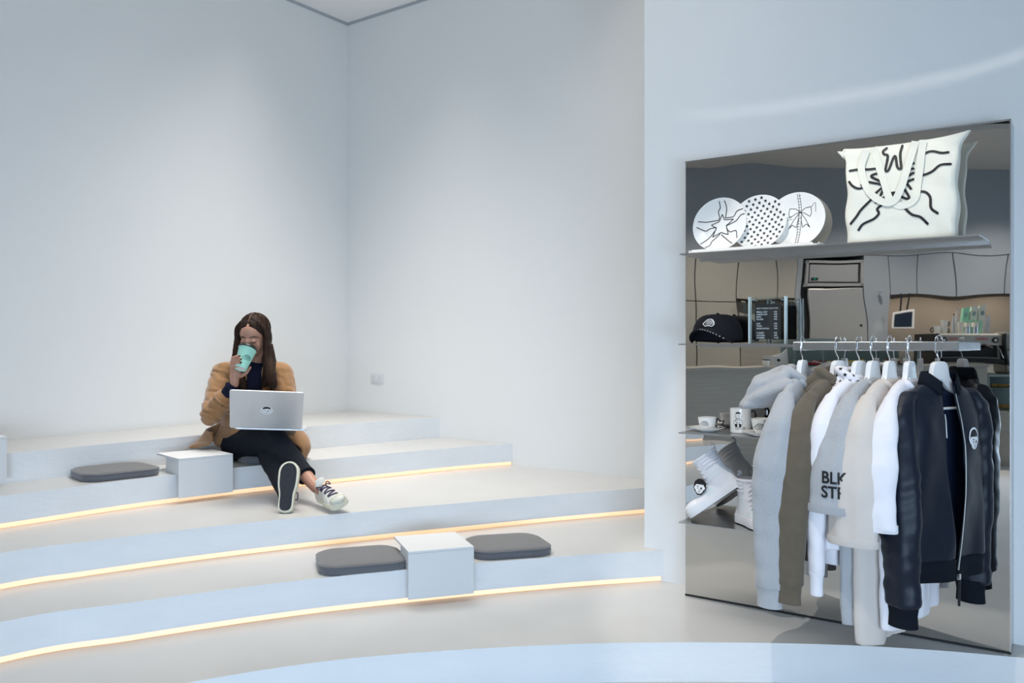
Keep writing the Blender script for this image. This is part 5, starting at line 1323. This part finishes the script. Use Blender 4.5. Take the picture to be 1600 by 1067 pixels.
# head frame
HO = Vector((-1.455, 4.735, 1.138))
HR = Matrix.Rotation(math.radians(-7), 3, 'Z') @ Matrix.Rotation(math.radians(17), 3, 'X')
def hp(x, y, z): return HO + HR @ Vector((x, y, z))
def hell(mb, c, r, rot=None, n=14): mb.ellipsoid(hp(*c), r, HR if rot is None else HR @ rot, n)
body = MB()
hell(body, (0, 0.012, 0.030), (0.073, 0.090, 0.084), n=18)
hell(body, (0, -0.018, -0.020), (0.062, 0.070, 0.078), n=18)
hell(body, (0, -0.032, -0.066), (0.046, 0.046, 0.036))
hell(body, (0, -0.068, -0.090), (0.019, 0.015, 0.014))
for s_ in (-1, 1):
    hell(body, (s_ * 0.034, -0.052, -0.030), (0.025, 0.020, 0.034))
    hell(body, (s_ * 0.076, 0.012, -0.012), (0.008, 0.018, 0.029), Matrix.Rotation(s_ * 0.25, 3, 'Z'))
    hell(body, (s_ * 0.030, -0.0765, 0.001), (0.0140, 0.0070, 0.0085))
    hell(body, (s_ * 0.0095, -0.094, -0.038), (0.007, 0.009, 0.006))
body.capsule(hp(0, -0.082, 0.010), hp(0, -0.106, -0.034), 0.0065, 0.0095)
body.capsule(hp(-0.014, -0.082, -0.060), hp(0.014, -0.082, -0.060), 0.009, 0.009)
body.capsule(hp(0, 0.02, -0.05), (-1.475, 4.80, 0.985), 0.050, 0.050)
# torso and limbs
SR, SL = Vector((-1.645, 4.81, 0.935)), Vector((-1.325, 4.81, 0.935))
ER, EL = Vector((-1.645, 4.62, 0.715)), Vector((-1.262, 4.74, 0.715))
WR, WLf = at(366.5, 599, 4.575), Vector((-1.325, 4.60, 0.690))
body.capsule((-1.475, 4.80, 0.985), (-1.48, 4.85, 0.84), 0.052, 0.105)
body.capsule(SR, SL, 0.048, 0.048); body.capsule((-1.48, 4.85, 0.84), (-1.475, 4.86, 0.60), 0.10, 0.105)
HRt, HLf = Vector((-1.565, 4.82, 0.530)), Vector((-1.395, 4.86, 0.530))
KR, KL = Vector((-1.290, 4.575, 0.580)), Vector((-1.300, 4.560, 0.480))
AR, AL = Vector((-0.992, 4.245, 0.382)), Vector((-1.108, 4.170, 0.345))
body.capsule(HRt, HLf, 0.085, 0.085)
for a, b, c, r in ((HRt, KR, AR, (0.070, 0.048, 0.030)), (HLf, KL, AL, (0.070, 0.046, 0.030))):
    body.capsule(a, b, r[0], r[1]); m_ = b.lerp(c, 0.35); body.capsule(b, m_, r[1], 0.046); body.capsule(m_, c, 0.046, r[2])
for a, b, c in ((SR, ER, WR), (SL, EL, WLf)):
    body.capsule(a, b, 0.040, 0.034); body.capsule(b, c, 0.034, 0.0235)
# feet inside the shoes
def frame(X, Z):
    X = X.normalized(); Z = (Z - X * Z.dot(X)).normalized(); return X, Z.cross(X), Z
RH = at(502, 777, 4.215); RT = at(532, 789.5, 4.04)
RX, RY, RZ = frame(RT - RH, Vector((-0.42, -0.10, 0.88)))
LHe = Vector((-1.086, 4.020, 2 * h + 0.006)); LX, LY, LZ = frame(Vector((-0.01, 0.40, 0.91)), Vector((0, 0.91, -0.40)))
for o_, X_, Z_, A_ in ((RH, RX, RZ, AR), (LHe, LX, LZ, AL)):
    body.capsule(A_, o_ + X_ * 0.06 + Z_ * 0.05, 0.030, 0.032); body.capsule(o_ + X_ * 0.04 + Z_ * 0.035, o_ + X_ * 0.19 + Z_ * 0.030, 0.022, 0.018)
# the cup first: its axis guides the hand
CB, CT = at(375.3, 576.5, 4.535), at(387.0, 545.5, 4.595)
cax = (CT - CB).normalized()
# right hand round the cup
def fin(pts, rs):
    for (a, b), (r1, r2) in zip(zip(pts, pts[1:]), zip(rs, rs[1:])): body.capsule(a, b, r1, r2, 8)
nails = []
body.capsule(WR, at(366.5, 588, 4.578), 0.0235, 0.027)
body.capsule(at(367.5, 588, 4.578), at(365.5, 572, 4.580), 0.026, 0.022)
body.capsule(at(371, 586, 4.578), at(369.0, 570, 4.585), 0.020, 0.018)
for i, (kx, ky, tx_, ty) in enumerate(((363.0, 562.5, 374.0, 556.3), (361.8, 567.5, 376.3, 561.2), (362.0, 572.5, 376.0, 566.6), (363.2, 577.0, 372.8, 571.8))):
    k0 = at(kx + 2, ky + 1.5, 4.585); k1 = at(kx, ky - 3.0, 4.555); k2 = at(lerp(kx, tx_, 0.55), lerp(ky, ty, 0.7) - 1.2, 4.522); k3 = at(tx_, ty, 4.513 + 0.004 * (i == 3))
    fin([k0, k1, k2, k3], [0.0095, 0.0088, 0.0080, 0.0068])
    nails.append((k3 + Vector((0.003, -0.0062, 0.001)), (k3 - k2).normalized()))
fin([at(370, 587, 4.58), at(377, 587, 4.590), at(384.5, 583, 4.600), at(391, 574, 4.605)], [0.016, 0.0125, 0.0105, 0.008])
# left hand resting behind the laptop lid
body.capsule(WLf, WLf + Vector((-0.02, -0.045, 0.002)), 0.022, 0.024)
for i in range(4):
    a = WLf + Vector((-0.046 + i * 0.017, -0.055, 0.006)); fin([a, a + Vector((-0.003, -0.028, 0.006)), a + Vector((-0.004, -0.048, -0.006))], [0.008, 0.0072, 0.006])
a = WLf + Vector((-0.022, -0.015, 0)); fin([a, a + Vector((-0.035, -0.02, 0.0)), a + Vector((-0.05, -0.042, -0.003))], [0.012, 0.010, 0.0075])
me = fuse('body', body, 0.0036, 3, 0.5)
fb = bvh_of(me)
wobj('body', me, 'skin', ang=180)
# face details
def face_curve(name, pts, r, m, off=0.0008):
    out = []
    for x, z in pts:
        o_ = hp(x, -0.2, z); d_ = HR @ Vector((0, 1, 0)); hit = fb.ray_cast(o_, d_)[0]
        if hit: out.append(hit - d_ * off)
    rr = [r * (0.45 + 0.55 * math.sin(PI * (i + 0.6) / len(out))) for i in range(len(out))]
    return wobj(name, MB().tube(out, rr, 6), m)
for s_ in (-1, 1):
    face_curve('eyebrow', [(s_ * x, z) for x, z in ((0.012, 0.0205), (0.022, 0.0235), (0.034, 0.0240), (0.044, 0.0205), (0.051, 0.015))], 0.0036, 'brow')
    face_curve('eyelashes', [(s_ * x, z) for x, z in ((0.016, -0.0035), (0.023, -0.0060), (0.031, -0.0070), (0.039, -0.0065), (0.045, -0.0045))], 0.0027, 'brow')
face_curve('lips', [(-0.018, -0.061), (-0.009, -0.059), (0, -0.060), (0.009, -0.059), (0.018, -0.061)], 0.004, 'lips', -0.001)
for c, d_ in nails:
    wobj('finger_nail', MB().ellipsoid(c, (0.0062, 0.0024, 0.0042), None, 6), 'nail')
wobj('earring', MB().ellipsoid(hp(0.081, 0.004, -0.036), (0.0022, 0.0022, 0.0022), None, 5), 'chrome')
# hair: skull cap with a centre parting and two long falls
hm = MB()
hell(hm, (0, 0.032, 0.044), (0.085, 0.100, 0.090), n=20)
hell(hm, (0, 0.055, -0.01), (0.080, 0.070, 0.10), n=16)
def fall(pts, rs):
    P = catmull(pts, 5); R_ = [rs[min(i // 5, len(rs) - 1)] if i // 5 >= len(rs) - 1 else lerp(rs[i // 5], rs[i // 5 + 1], (i % 5) / 5) for i in range(len(P))]
    hm.tube(P, [(r * 1.0, r * 0.72) for r in R_], 16)
fall([hp(0.045, -0.020, 0.100), hp(0.078, -0.022, 0.058), hp(0.083, -0.022, 0.0), (-1.372, 4.705, 1.045), (-1.360, 4.695, 0.985), (-1.345, 4.680, 0.925), (-1.330, 4.672, 0.875), (-1.335, 4.668, 0.840)], [0.012, 0.017, 0.022, 0.030, 0.040, 0.046, 0.036, 0.010])
fall([hp(-0.045, -0.020, 0.100), hp(-0.078, -0.022, 0.058), hp(-0.083, -0.022, 0.0), (-1.540, 4.705, 1.045), (-1.545, 4.700, 0.985), (-1.530, 4.690, 0.925), (-1.500, 4.675, 0.880), (-1.480, 4.668, 0.845)], [0.012, 0.017, 0.021, 0.028, 0.034, 0.042, 0.034, 0.010])
fall([(-1.375, 4.74, 1.10), (-1.362, 4.73, 1.00), (-1.375, 4.72, 0.90), (-1.395, 4.70, 0.86)], [0.034, 0.044, 0.040, 0.012])
fall([(-1.43, 4.81, 1.10), (-1.40, 4.84, 1.00), (-1.38, 4.86, 0.90)], [0.05, 0.06, 0.04]); fall([(-1.48, 4.81, 1.10), (-1.52, 4.84, 1.00), (-1.54, 4.86, 0.90)], [0.05, 0.06, 0.04])
def hair_d(co, n):
    p = co - HO; a = math.atan2(p.x, p.y + 0.02)
    q = HR.transposed() @ p
    front = max(0, min(1, (-q.y - 0.02) * 30)) * (1 if q.z > -0.02 else 0)
    v = (noise.noise(Vector((p.x * 60, p.y * 60, p.z * 4))) * 0.0035 + noise.noise(Vector((p.x * 130, p.y * 130, p.z * 6 + 4))) * 0.0015) * (1 - 0.8 * front)
    if abs(q.x) < 0.006 and q.z > 0.03 and q.y < 0.06: v -= 0.004
    return v
me = fuse('hair', hm, 0.0042, 3, 0.5, hair_d)
wobj('hair', me, 'hair', ang=180)
hb = bvh_of(hm)
# loose strands lying on the falls
st_ = MB(); rr = random.Random(3)
for i in range(46):
    s_ = 1 if i % 2 else -1
    x0 = (-1.372 + rr.uniform(-0.018, 0.026)) if s_ > 0 else (-1.538 + rr.uniform(-0.026, 0.018)); pts = []
    ph, am = rr.uniform(0, 6), rr.uniform(0.002, 0.006)
    zend = rr.uniform(0.83, 0.88)
    for j in range(12):
        z = lerp(rr.uniform(1.12, 1.13), zend, j / 11); x = x0 + (0.036 * s_ * (j / 11) if s_ > 0 else 0.040 * (j / 11) ** 2) + am * math.sin(z * 26 + ph)
        hit = hb.ray_cast(Vector((x, 4.4, z)), Vector((0, 1, 0)))[0]
        if hit and hit.y < 4.76: pts.append(hit + Vector((0, -0.001, 0)))
    if len(pts) > 5: st_.tube(pts, [0.0014] * (len(pts) - 1) + [0.0005], 5)
HCn = hp(0, 0.032, 0.044)
for i in range(90):
    s_ = 1 if i % 2 else -1; y0 = rr.uniform(-0.085, 0.05); pts = []
    sweep = rr.uniform(0.01, 0.05); end = rr.uniform(1.5, 1.95)
    for j in range(14):
        a_ = 0.06 + end * j / 13
        d_ = HR @ Vector((s_ * math.sin(a_), (y0 + sweep * (j / 13) ** 1.3) / 0.10, math.cos(a_))).normalized()
        hit = hb.ray_cast(HCn + d_ * 0.3, -d_)[0]
        if hit: pts.append(hit + d_ * 0.0002)
    if len(pts) > 9: st_.tube(pts, [0.0003] + [0.0011] * (len(pts) - 2) + [0.0004], 5)
o_ = wobj('hair_strands', st_, mat('chestnut_strands', (0.042, 0.021, 0.013), 0.65, spec=0.2)); o_['kind'] = 'stuff'
pts = [hp(0.0, y, 0.045 + 0.089 * math.sqrt(max(0, 1 - ((y - 0.036) / 0.096) ** 2))) for y in [-0.046 + 0.012 * i for i in range(8)]]
wobj('parting', MB().tube(pts, [0.0012] * 8, 5), mat('scalp', (0.30, 0.17, 0.12), 0.7))
# navy jumper
sw = MB()
sw.capsule((-1.475, 4.792, 0.965), (-1.475, 4.83, 0.84), 0.060, 0.125); sw.capsule((-1.475, 4.83, 0.84), (-1.475, 4.84, 0.60), 0.125, 0.125)
sw.capsule(SR, SL, 0.052, 0.052); sw.capsule(ER, WR.lerp(ER, 0.13), 0.042, 0.034); sw.capsule(EL, WLf.lerp(EL, 0.1), 0.042, 0.032)
wobj('jumper', fuse('jumper', sw, 0.006, 2, 0.5, lambda co, n: noise.noise(co * 22) * 0.003), 'navy_knit', ang=180)
pts = [WR.lerp(ER, 0.12) + v for v in [(Matrix.Rotation(a, 3, (ER - WR).normalized()) @ (ER - WR).cross(Vector((0, 1, 0))).normalized()) * 0.0335 for a in [2 * PI * i / 24 for i in range(24)]]]
wobj('jumper_cuff', MB().tube(pts, 0.006, 8, closed=True), 'navy_knit')
# camel coat
ct = MB()
ct.capsule(SR + Vector((-0.005, 0, 0)), SL + Vector((0.005, 0, 0)), 0.062, 0.062)
ct.capsule((-1.55, 4.80, 0.96), (-1.42, 4.80, 0.96), 0.058, 0.058)
for z, rx, ry in ((0.90, 0.195, 0.115), (0.82, 0.195, 0.130), (0.74, 0.190, 0.135), (0.66, 0.190, 0.140), (0.59, 0.200, 0.145)):
    ct.ellipsoid((-1.480, 4.855, z), (rx, ry, 0.085), None, 14)
ct.capsule(SR + Vector((-0.008, 0, -0.01)), ER + Vector((-0.004, 0.01, 0)), 0.064, 0.058)
ct.capsule(ER, ER.lerp(WR, 0.50), 0.056, 0.048)
ct.capsule(SL + Vector((0.008, 0, -0.01)), EL + Vector((0.005, 0, 0)), 0.064, 0.060)
ct.capsule(EL, EL.lerp(WLf, 0.75), 0.058, 0.046)
ct.capsule((-1.62, 4.84, 0.60), (-1.66, 4.80, 0.555), 0.060, 0.038)
def coat_d(co, n):
    fr = 1.0 if co.z > 0.6 else 0.5
    d = 0.0
    for e, w_ in ((ER, 0.16), (EL, 0.16), (SR, 0.10)):
        q = (co - e).length
        d += 0.0065 * math.sin((co.z + 0.7 * co.x) * 120 + 5 * noise.noise(co * 16)) * math.exp(-(q / w_) ** 2)
    return (d * 0.75 + noise.noise(Vector((co.x * 14, co.y * 14, co.z * 8))) * 0.007) * fr
me = fuse('coat', ct, 0.0065, 3, 0.5, coat_d)
bm = bmesh.new(); bm.from_mesh(me)
kill = []
for v in bm.verts:
    c = v.co; t_ = (c.z - 0.62) / 0.36
    hw_ = lerp(0.030, 0.055, max(0, min(1, t_)))
    xc = lerp(-1.435, -1.455, max(0, min(1, t_)))
    if c.y < 4.80 and abs(c.x - xc) < hw_ and 0.55 < c.z < 1.03: kill.append(v)
    elif c.z > 0.965 and abs(c.x + 1.472) < 0.062: kill.append(v)
bmesh.ops.delete(bm, geom=kill, context='VERTS'); bm.to_mesh(me); bm.free()
wobj('coat', me, 'camel', solid=0.010, ang=180)
# turned collar edges along the opening, rolled cuff and button
for s_ in (-1, 1):
    pts = [(-1.455 + s_ * 0.070, 4.80, 1.005), (-1.452 + s_ * 0.066, 4.742, 0.975), (-1.448 + s_ * 0.060, 4.722, 0.90), (-1.440 + s_ * 0.048, 4.712, 0.80), (-1.438 + s_ * 0.040, 4.712, 0.70)]
    wobj('coat_lapel', MB().tube(catmull(pts, 5), [(0.006 + 0.016 * math.sin(PI * min(1, i / 14)), 0.005) for i in range(21)], 10), 'camel')
ax_ = (ER - WR).normalized(); c_ = ER.lerp(WR, 0.50); e_ = ax_.cross(Vector((0, 0, 1))).normalized()
pts = [c_ + (Matrix.Rotation(a, 3, ax_) @ e_) * 0.050 for a in [2 * PI * i / 24 for i in range(24)]]
wobj('coat_cuff', MB().tube(pts, [(0.010 + 0.003 * math.sin(i * 1.3), 0.008) for i in range(24)], 8, closed=True), 'camel')
wobj('coat_button', MB().ellipsoid(at(347.5, 634, 4.553), (0.008, 0.004, 0.008), None, 6), mat('brown_button', (0.16, 0.08, 0.035), 0.4))
# the spread skirt of the coat: a left flap over the box, a right flap on the seat
def flap(name, rows, m='camel'):
    rows = [catmull(r, 5) for r in rows]
    rings = [list(r) for r in rows]
    # interpolate rows
    cols = [catmull([r[i] for r in rows], 4) for i in range(len(rows[0]))]
    wobj(name, MB().loft(cols, closed=False, cap=False), m, solid=0.009, ang=180)
flap('coat_skirt', [[(-1.655, 4.84, 0.66), (-1.70, 4.80, 0.635), (-1.715, 4.72, 0.62), (-1.66, 4.65, 0.615)],
                    [(-1.675, 4.85, 0.60), (-1.745, 4.80, 0.575), (-1.755, 4.70, 0.560), (-1.655, 4.635, 0.570)],
                    [(-1.70, 4.86, 0.545), (-1.785, 4.80, 0.540), (-1.785, 4.66, 0.534), (-1.66, 4.60, 0.560)]])
R2 = [[(-1.34, 4.97, 0.64), (-1.28, 4.95, 0.63), (-1.255, 4.86, 0.62), (-1.30, 4.76, 0.60)],
      [(-1.32, 4.98, 0.55), (-1.22, 4.94, 0.56), (-1.185, 4.84, 0.57), (-1.235, 4.74, 0.56)],
      [(-1.30, 4.98, 0.47), (-1.20, 4.93, 0.49), (-1.160, 4.83, 0.510), (-1.185, 4.76, 0.505)],
      [(-1.30, 4.97, 0.450), (-1.22, 4.92, 0.450), (-1.185, 4.84, 0.452), (-1.205, 4.79, 0.458)]]
flap('coat_skirt', R2)
flap('coat_lining', [[Vector(p) + Vector((-0.010, -0.002, 0.004)) for p in r] for r in R2], 'camel_lining')
rim = catmull([R2[0][3], R2[1][3], R2[2][3], R2[3][3], R2[3][2]], 6)
wobj('coat_hem', MB().tube(rim, 0.0085, 8), 'camel')
rim = catmull([(-1.66, 4.64, 0.615), (-1.655, 4.63, 0.570), (-1.665, 4.598, 0.556), (-1.74, 4.635, 0.536), (-1.787, 4.665, 0.532), (-1.79, 4.80, 0.538)], 6)
wobj('coat_hem', MB().tube(rim, 0.0075, 8), 'camel')
# trousers
tr_ = MB()
tr_.capsule(HRt, HLf, 0.100, 0.100); tr_.ellipsoid((-1.48, 4.87, 0.56), (0.16, 0.13, 0.10), None, 12)
tr_.capsule(HRt, KR, 0.098, 0.072); tr_.capsule(KR, KR.lerp(AR, 0.45), 0.070, 0.060); tr_.capsule(KR.lerp(AR, 0.45), KR.lerp(AR, 0.72), 0.060, 0.049)
tr_.capsule(HLf, KL, 0.092, 0.070); tr_.capsule(KL, KL.lerp(AL, 0.45), 0.068, 0.056); tr_.capsule(KL.lerp(AL, 0.45), KL.lerp(AL, 0.84), 0.056, 0.046)
me = fuse('trousers', tr_, 0.0055, 3, 0.5, lambda co, n: noise.noise(Vector((co.x * 16, co.y * 16, co.z * 16))) * 0.004 + 0.003 * math.sin((co.x + co.z) * 80) * math.exp(-((co - KR).length / 0.10) ** 2))
wobj('trousers', me, 'trouser', ang=180)
for a, b, q, r in ((KR, AR, 0.77, 0.048), (KL, AL, 0.90, 0.044)):
    c_ = a.lerp(b, q); ax_ = (b - a).normalized(); e_ = ax_.cross(Vector((0, 0, 1))).normalized()
    rg = [[c_ + ax_ * dz + (Matrix.Rotation(t_, 3, ax_) @ e_) * rr_ for t_ in [2 * PI * i / 24 for i in range(24)]] for dz, rr_ in ((-0.035, r), (0.0, r + 0.002), (0.008, r + 0.003), (0.008, r - 0.004), (-0.01, r - 0.006))]
    wobj('trouser_hem', MB().loft(rg, cap=False), 'trouser')
# low sneakers (worn: parts of the figure)
M['off_white'] = mat('off_white_leather', (0.66, 0.65, 0.60), 0.5, noise_amt=0.10, noise_scale=30)
M['sole_cream'] = mat('cream_rubber', (0.68, 0.66, 0.54), 0.55, noise_amt=0.06, noise_scale=40)
M['sole_dark'] = mat('dark_outsole', (0.018, 0.022, 0.032), 0.8, noise_amt=0.3, noise_scale=120, bump=0.5, bump_scale=250)
M['purple_lace'] = mat('purple_lace', (0.045, 0.025, 0.07), 0.7)
M['smudge_toe'] = mat('worn_toe_cap', (0.56, 0.57, 0.50), 0.5, noise_amt=0.22, noise_scale=18)
def sneaker(org, X, Y, Z):
    mb, outl, half, top = shoe_parts(L=0.252, high=False, wd=0.098)
    mtx = place_m(X, Y, Z, org)
    up = fuse('shoe_upper', mb, 0.0035, 3); bvx = bvh_of(up)
    for v in up.vertices: v.co = mtx @ v.co
    sh = wobj('shoe', up, 'off_white', ang=60)
    def sub(nm, mbx, m, **kw):
        mbx.xf(mtx); mbx.v = [p - WL for p in mbx.v]; return obj(nm, mbx, m, sh, **kw)
    sub('sole', MB().prism(outl, -0.002, 0.027), 'sole_cream', bevel=0.004)
    sub('outsole', MB().prism([(x * 0.93 + 0.009, y * 0.80) for x, y in outl], -0.006, 0.0), 'sole_dark', bevel=0.001, bseg=1)
    sub('toe_cap', MB().ellipsoid((0.212, 0, 0.030), (0.043, 0.042, 0.022), n=10), 'smudge_toe')
    sub('tongue', MB().tube([(0.085, 0, 0.092), (0.078, 0, 0.112), (0.072, 0, 0.118)], [(0.024, 0.004)] * 3, 10), 'off_white')
    for i in range(6):
        x = 0.098 + i * 0.0165; pts = []
        for y in (-0.024, -0.012, 0, 0.012, 0.024):
            h_ = bvx.ray_cast(Vector((x + y * 0.22 * (1 if i % 2 else -1), y, 0.2)), Vector((0, 0, -1)))[0]
            if h_: pts.append(h_ + Vector((0, 0, 0.0035)))
        if len(pts) > 2: sub('lace', MB().tube(pts, [(0.0042, 0.0024)] * len(pts), 6), 'purple_lace')
    for s_ in (-1, 1):
        h0 = bvx.ray_cast(Vector((0.10, s_ * 0.012, 0.2)), Vector((0, 0, -1)))[0] or Vector((0.1, 0, 0.08))
        sub('lace_loop', MB().tube([h0 + Vector((0.0 + 0.02 * math.sin(a), s_ * (0.004 + 0.018 * (1 - math.cos(a)) / 2), 0.008 + 0.004 * math.sin(a * 2))) for a in [2 * PI * k_ / 12 for k_ in range(12)]], 0.0028, 6, closed=True), 'purple_lace')
    return sh
sneaker(RH - RZ * 0.0, RX, RY, RZ)
sneaker(LHe, LX, LY, LZ)

# ---------------------------------------------------------------- takeaway cup in her hand
M['mint_cup'] = mat('mint_paper_cup', (0.36, 0.72, 0.60), 0.5)
tc_ = thing('takeaway_cup', 'mint green takeaway cup with black lid held to the face of the woman', 'cup', CB)
e1_ = cax.cross(Vector((1, 0, 0))).normalized(); e2_ = cax.cross(e1_)
Lc = (CT - CB).length
cm = Matrix(((e1_.x, e2_.x, cax.x, 0), (e1_.y, e2_.y, cax.y, 0), (e1_.z, e2_.z, cax.z, 0), (0, 0, 0, 1)))
cbm = MB().lathe([(0.029, 0.004), (0.0305, 0.0), (0.0325, 0.001), (0.0475, Lc * 0.95), (0.0495, Lc * 0.965), (0.0500, Lc * 0.985), (0.0475, Lc)], 40); cbm.f = [f for f in cbm.f if len(f) == 4]; cbm.m = [0] * len(cbm.f)
cbm.xf(cm); cbv = bvh_of(cbm)
obj('cup_wall', cbm, 'mint_cup', tc_)
obj('cup_base', MB().lathe([(0.001, 0.004), (0.0300, 0.004), (0.0300, 0.006), (0.001, 0.006)], 40).xf(cm), 'porcelain', tc_)
obj('lid', MB().lathe([(0.001, Lc * 0.97), (0.0505, Lc * 0.97), (0.0520, Lc + 0.002), (0.0500, Lc + 0.006), (0.044, Lc + 0.016), (0.041, Lc + 0.018), (0.001, Lc + 0.013)], 40).xf(cm), mat('black_lid', (0.012, 0.010, 0.010), 0.3), tc_)
k = Ink(); hedgehog(k, 0.043, 0.05)
vd = (Vector((0, 0, HC)) - CB).normalized(); xd = Vector((-vd.y, vd.x, 0)).normalized(); yd = vd.cross(xd) * -1
if yd.z < 0: yd = -yd
up2 = (cax - vd * cax.dot(vd)).normalized(); xr = up2.cross(vd).normalized(); xr = xr if xr.x > 0 else -xr
obj('printed_hedgehog', project_ink(k, on_surface(cbv, (CT - CB) * 0.60 + vd * 0.2 + xr * 0.010, xr, up2, -vd, 0.0009)), mat('green_ink', (0.01, 0.08, 0.08), 0.6), tc_, smooth=False)

# ---------------------------------------------------------------- laptop
lb_, lt_ = Vector((-1.308, 4.455, 0.655)), Vector((-1.250, 4.315, 0.860))
X_ = Vector((1, 0.25, -0.055)).normalized(); V_ = (lt_ - lb_); V_ = V_ - X_ * V_.dot(X_) * 0.0; 
Vn = (V_ - X_ * V_.dot(X_)).normalized(); Ln = V_.length; Wl = 0.368
nf = X_.cross(Vn).normalized()          # towards the camera
if nf.y > 0: nf = -nf
lp = thing('laptop', 'open silver laptop with a round face sticker on the lid', 'laptop', lb_)
cen = lb_ + (lt_ - lb_) * 0.5
def slab(nm, w_, l_, th_, mtx, m, r=0.012, **kw):
    mb = MB().prism(rounded_rect(w_, l_, r), -th_ / 2, th_ / 2).xf(mtx); mb.v = [p - lb_ for p in mb.v]; return obj(nm, mb, m, lp, **kw)
M['laptop_silver'] = mat('laptop_aluminium', (0.60, 0.61, 0.63), 0.38, 0.35)
slab('lid', Wl, Ln, 0.006, place_m(X_, Vn, -nf if False else X_.cross(Vn), cen), 'laptop_silver', bevel=0.0015)
zb = 0.6515
by = Vector((-0.03, 1, 0)).normalized()
slab('keyboard_base', Wl, 0.245, 0.012, place_m(X_, Vector((X_.y * -1, X_.x, 0)).normalized(), X_.cross(Vector((-X_.y, X_.x, 0))).normalized(), lb_ + Vector((0.0, 0.123, -0.0035))), 'laptop_silver', bevel=0.002)
slab('screen', Wl - 0.02, Ln - 0.02, 0.001, place_m(X_, Vn, X_.cross(Vn), cen - nf * 0.0036), 'screen', r=0.004)
for s_ in (-1, 1):
    mb = MB().tube([lb_ + X_ * (s_ * 0.13 - 0.014) + Vector((0, 0.002, -0.002)), lb_ + X_ * (s_ * 0.13 + 0.014) + Vector((0, 0.002, -0.002))], 0.0055, 10); mb.v = [p - lb_ for p in mb.v]; obj('hinge', mb, 'steel', lp)
co_ = cen - Vn * 0.002
s = 0.050
kb, kw, kh = Ink(), Ink(), Ink()
kw.fill([(0.60 * s * math.cos(a) * (1.0 if abs(math.cos(a)) < .9 else 1.02), 0.05 * s + 0.56 * s * math.sin(a)) for a in [2 * PI * q / 24 for q in range(24)]])
face_hair(kh, s * 0.86); face_lines(kb, s * 0.9, 0.05)
kb.line([(p[0] * s * 0.9, p[1] * s * 0.9) for p in [(-0.42, 0.18), (-0.53, 0.05), (-0.40, -0.10), (-0.30, -0.30), (-0.12, -0.42), (0.12, -0.42), (0.30, -0.30), (0.40, -0.10), (0.53, 0.05), (0.42, 0.18)]], 0.0012)
for kk, m_, of in ((kw, 'white_ink', 0.0036), (kh, 'black_ink', 0.0042), (kb, 'black_ink', 0.0046)):
    mb = kk.place(lambda x, y: co_ + X_ * x + Vn * y + nf * of - lb_); obj('sticker' if m_ == 'white_ink' else 'sticker_print', mb, m_, lp, smooth=False)
# ================================================================ ADDED UNSEEN LAMP WITH A SLIT MASK (shapes the thin streak on the wall)
Lp = Vector((1.05, 0.35, 3.30))
wq = P_edge; wd = U
def wallpt(px, py):
    a = (px - 800) / F; t_ = (a * wq.y - wq.x) / (wd.x - a * wd.y); c = wq + wd * t_; return Vector((c.x, c.y, HC - (py - HOR) * c.y / F))
tgt = wallpt(1330, 148); dn = (tgt - Lp).normalized()
sx_ = dn.cross(UP).normalized(); sy_ = sx_.cross(dn).normalized()
def onplate(p):
    d_ = (p - Lp); k_ = 0.40 / d_.dot(dn); q = d_ * k_ - dn * 0.40; return q.dot(sx_), q.dot(sy_)
line = [(1050, 181), (1120, 179), (1200, 169), (1300, 154), (1400, 138), (1500, 116), (1560, 98), (1640, 70)]
top_, bot_ = [], []
for i, (x, y) in enumerate(line):
    hw_ = (2, 5, 7, 8, 8, 8, 7, 6)[i]
    top_.append(onplate(wallpt(x, y - hw_))); bot_.append(onplate(wallpt(x, y + hw_)))
top_.sort(); bot_.sort()
B_ = 0.42
sl = thing('added_streak_lamp', 'added unseen lamp with a slit mask shaping the streak on the wall above the mirror', 'spotlight', Lp)
def plate2(pts, yb):
    out = [(-B_, yb), (B_, yb), (B_, pts[-1][1])] + pts[::-1] + [(-B_, pts[0][1])]
    mb = MB().prism(out, -0.001, 0.001); mb.v = [sx_ * p.x + sy_ * p.y + dn * (0.40 + p.z) for p in mb.v]; return mb
obj('streak_mask', plate2(top_, B_), 'black', sl, smooth=False); obj('streak_mask', plate2(bot_, -B_), 'black', sl, smooth=False)  # unseen plates added to cut the beam to a slit
for x0_, x1_ in ((-B_, top_[0][0]), (top_[-1][0], B_)):
    mb = MB().box(((x0_ + x1_) / 2, (top_[0][1] + top_[-1][1]) / 2, 0), (abs(x1_ - x0_), 0.08, 0.003)); mb.v = [sx_ * p.x + sy_ * p.y + dn * (0.40 + p.z) for p in mb.v]
    obj('streak_mask_end', mb, 'black', sl, smooth=False)
obj('lamp_housing', MB().tube([-dn * 0.12, -dn * 0.02], 0.05, 20), 'black', sl)
obj('ceiling_stem', MB().tube([-dn * 0.07, Vector((-dn.x * 0.07, -dn.y * 0.07, CEIL - Lp.z + 0.02))], 0.008, 10), 'black', sl)
lamp('SPOT', 'streak_light', Lp, tgt, 75, (1.0, 0.96, 0.90), spot_size=math.radians(72), spot_blend=0.3, shadow_soft_size=0.0035)  # added lamp behind the slit, only for the wall streak
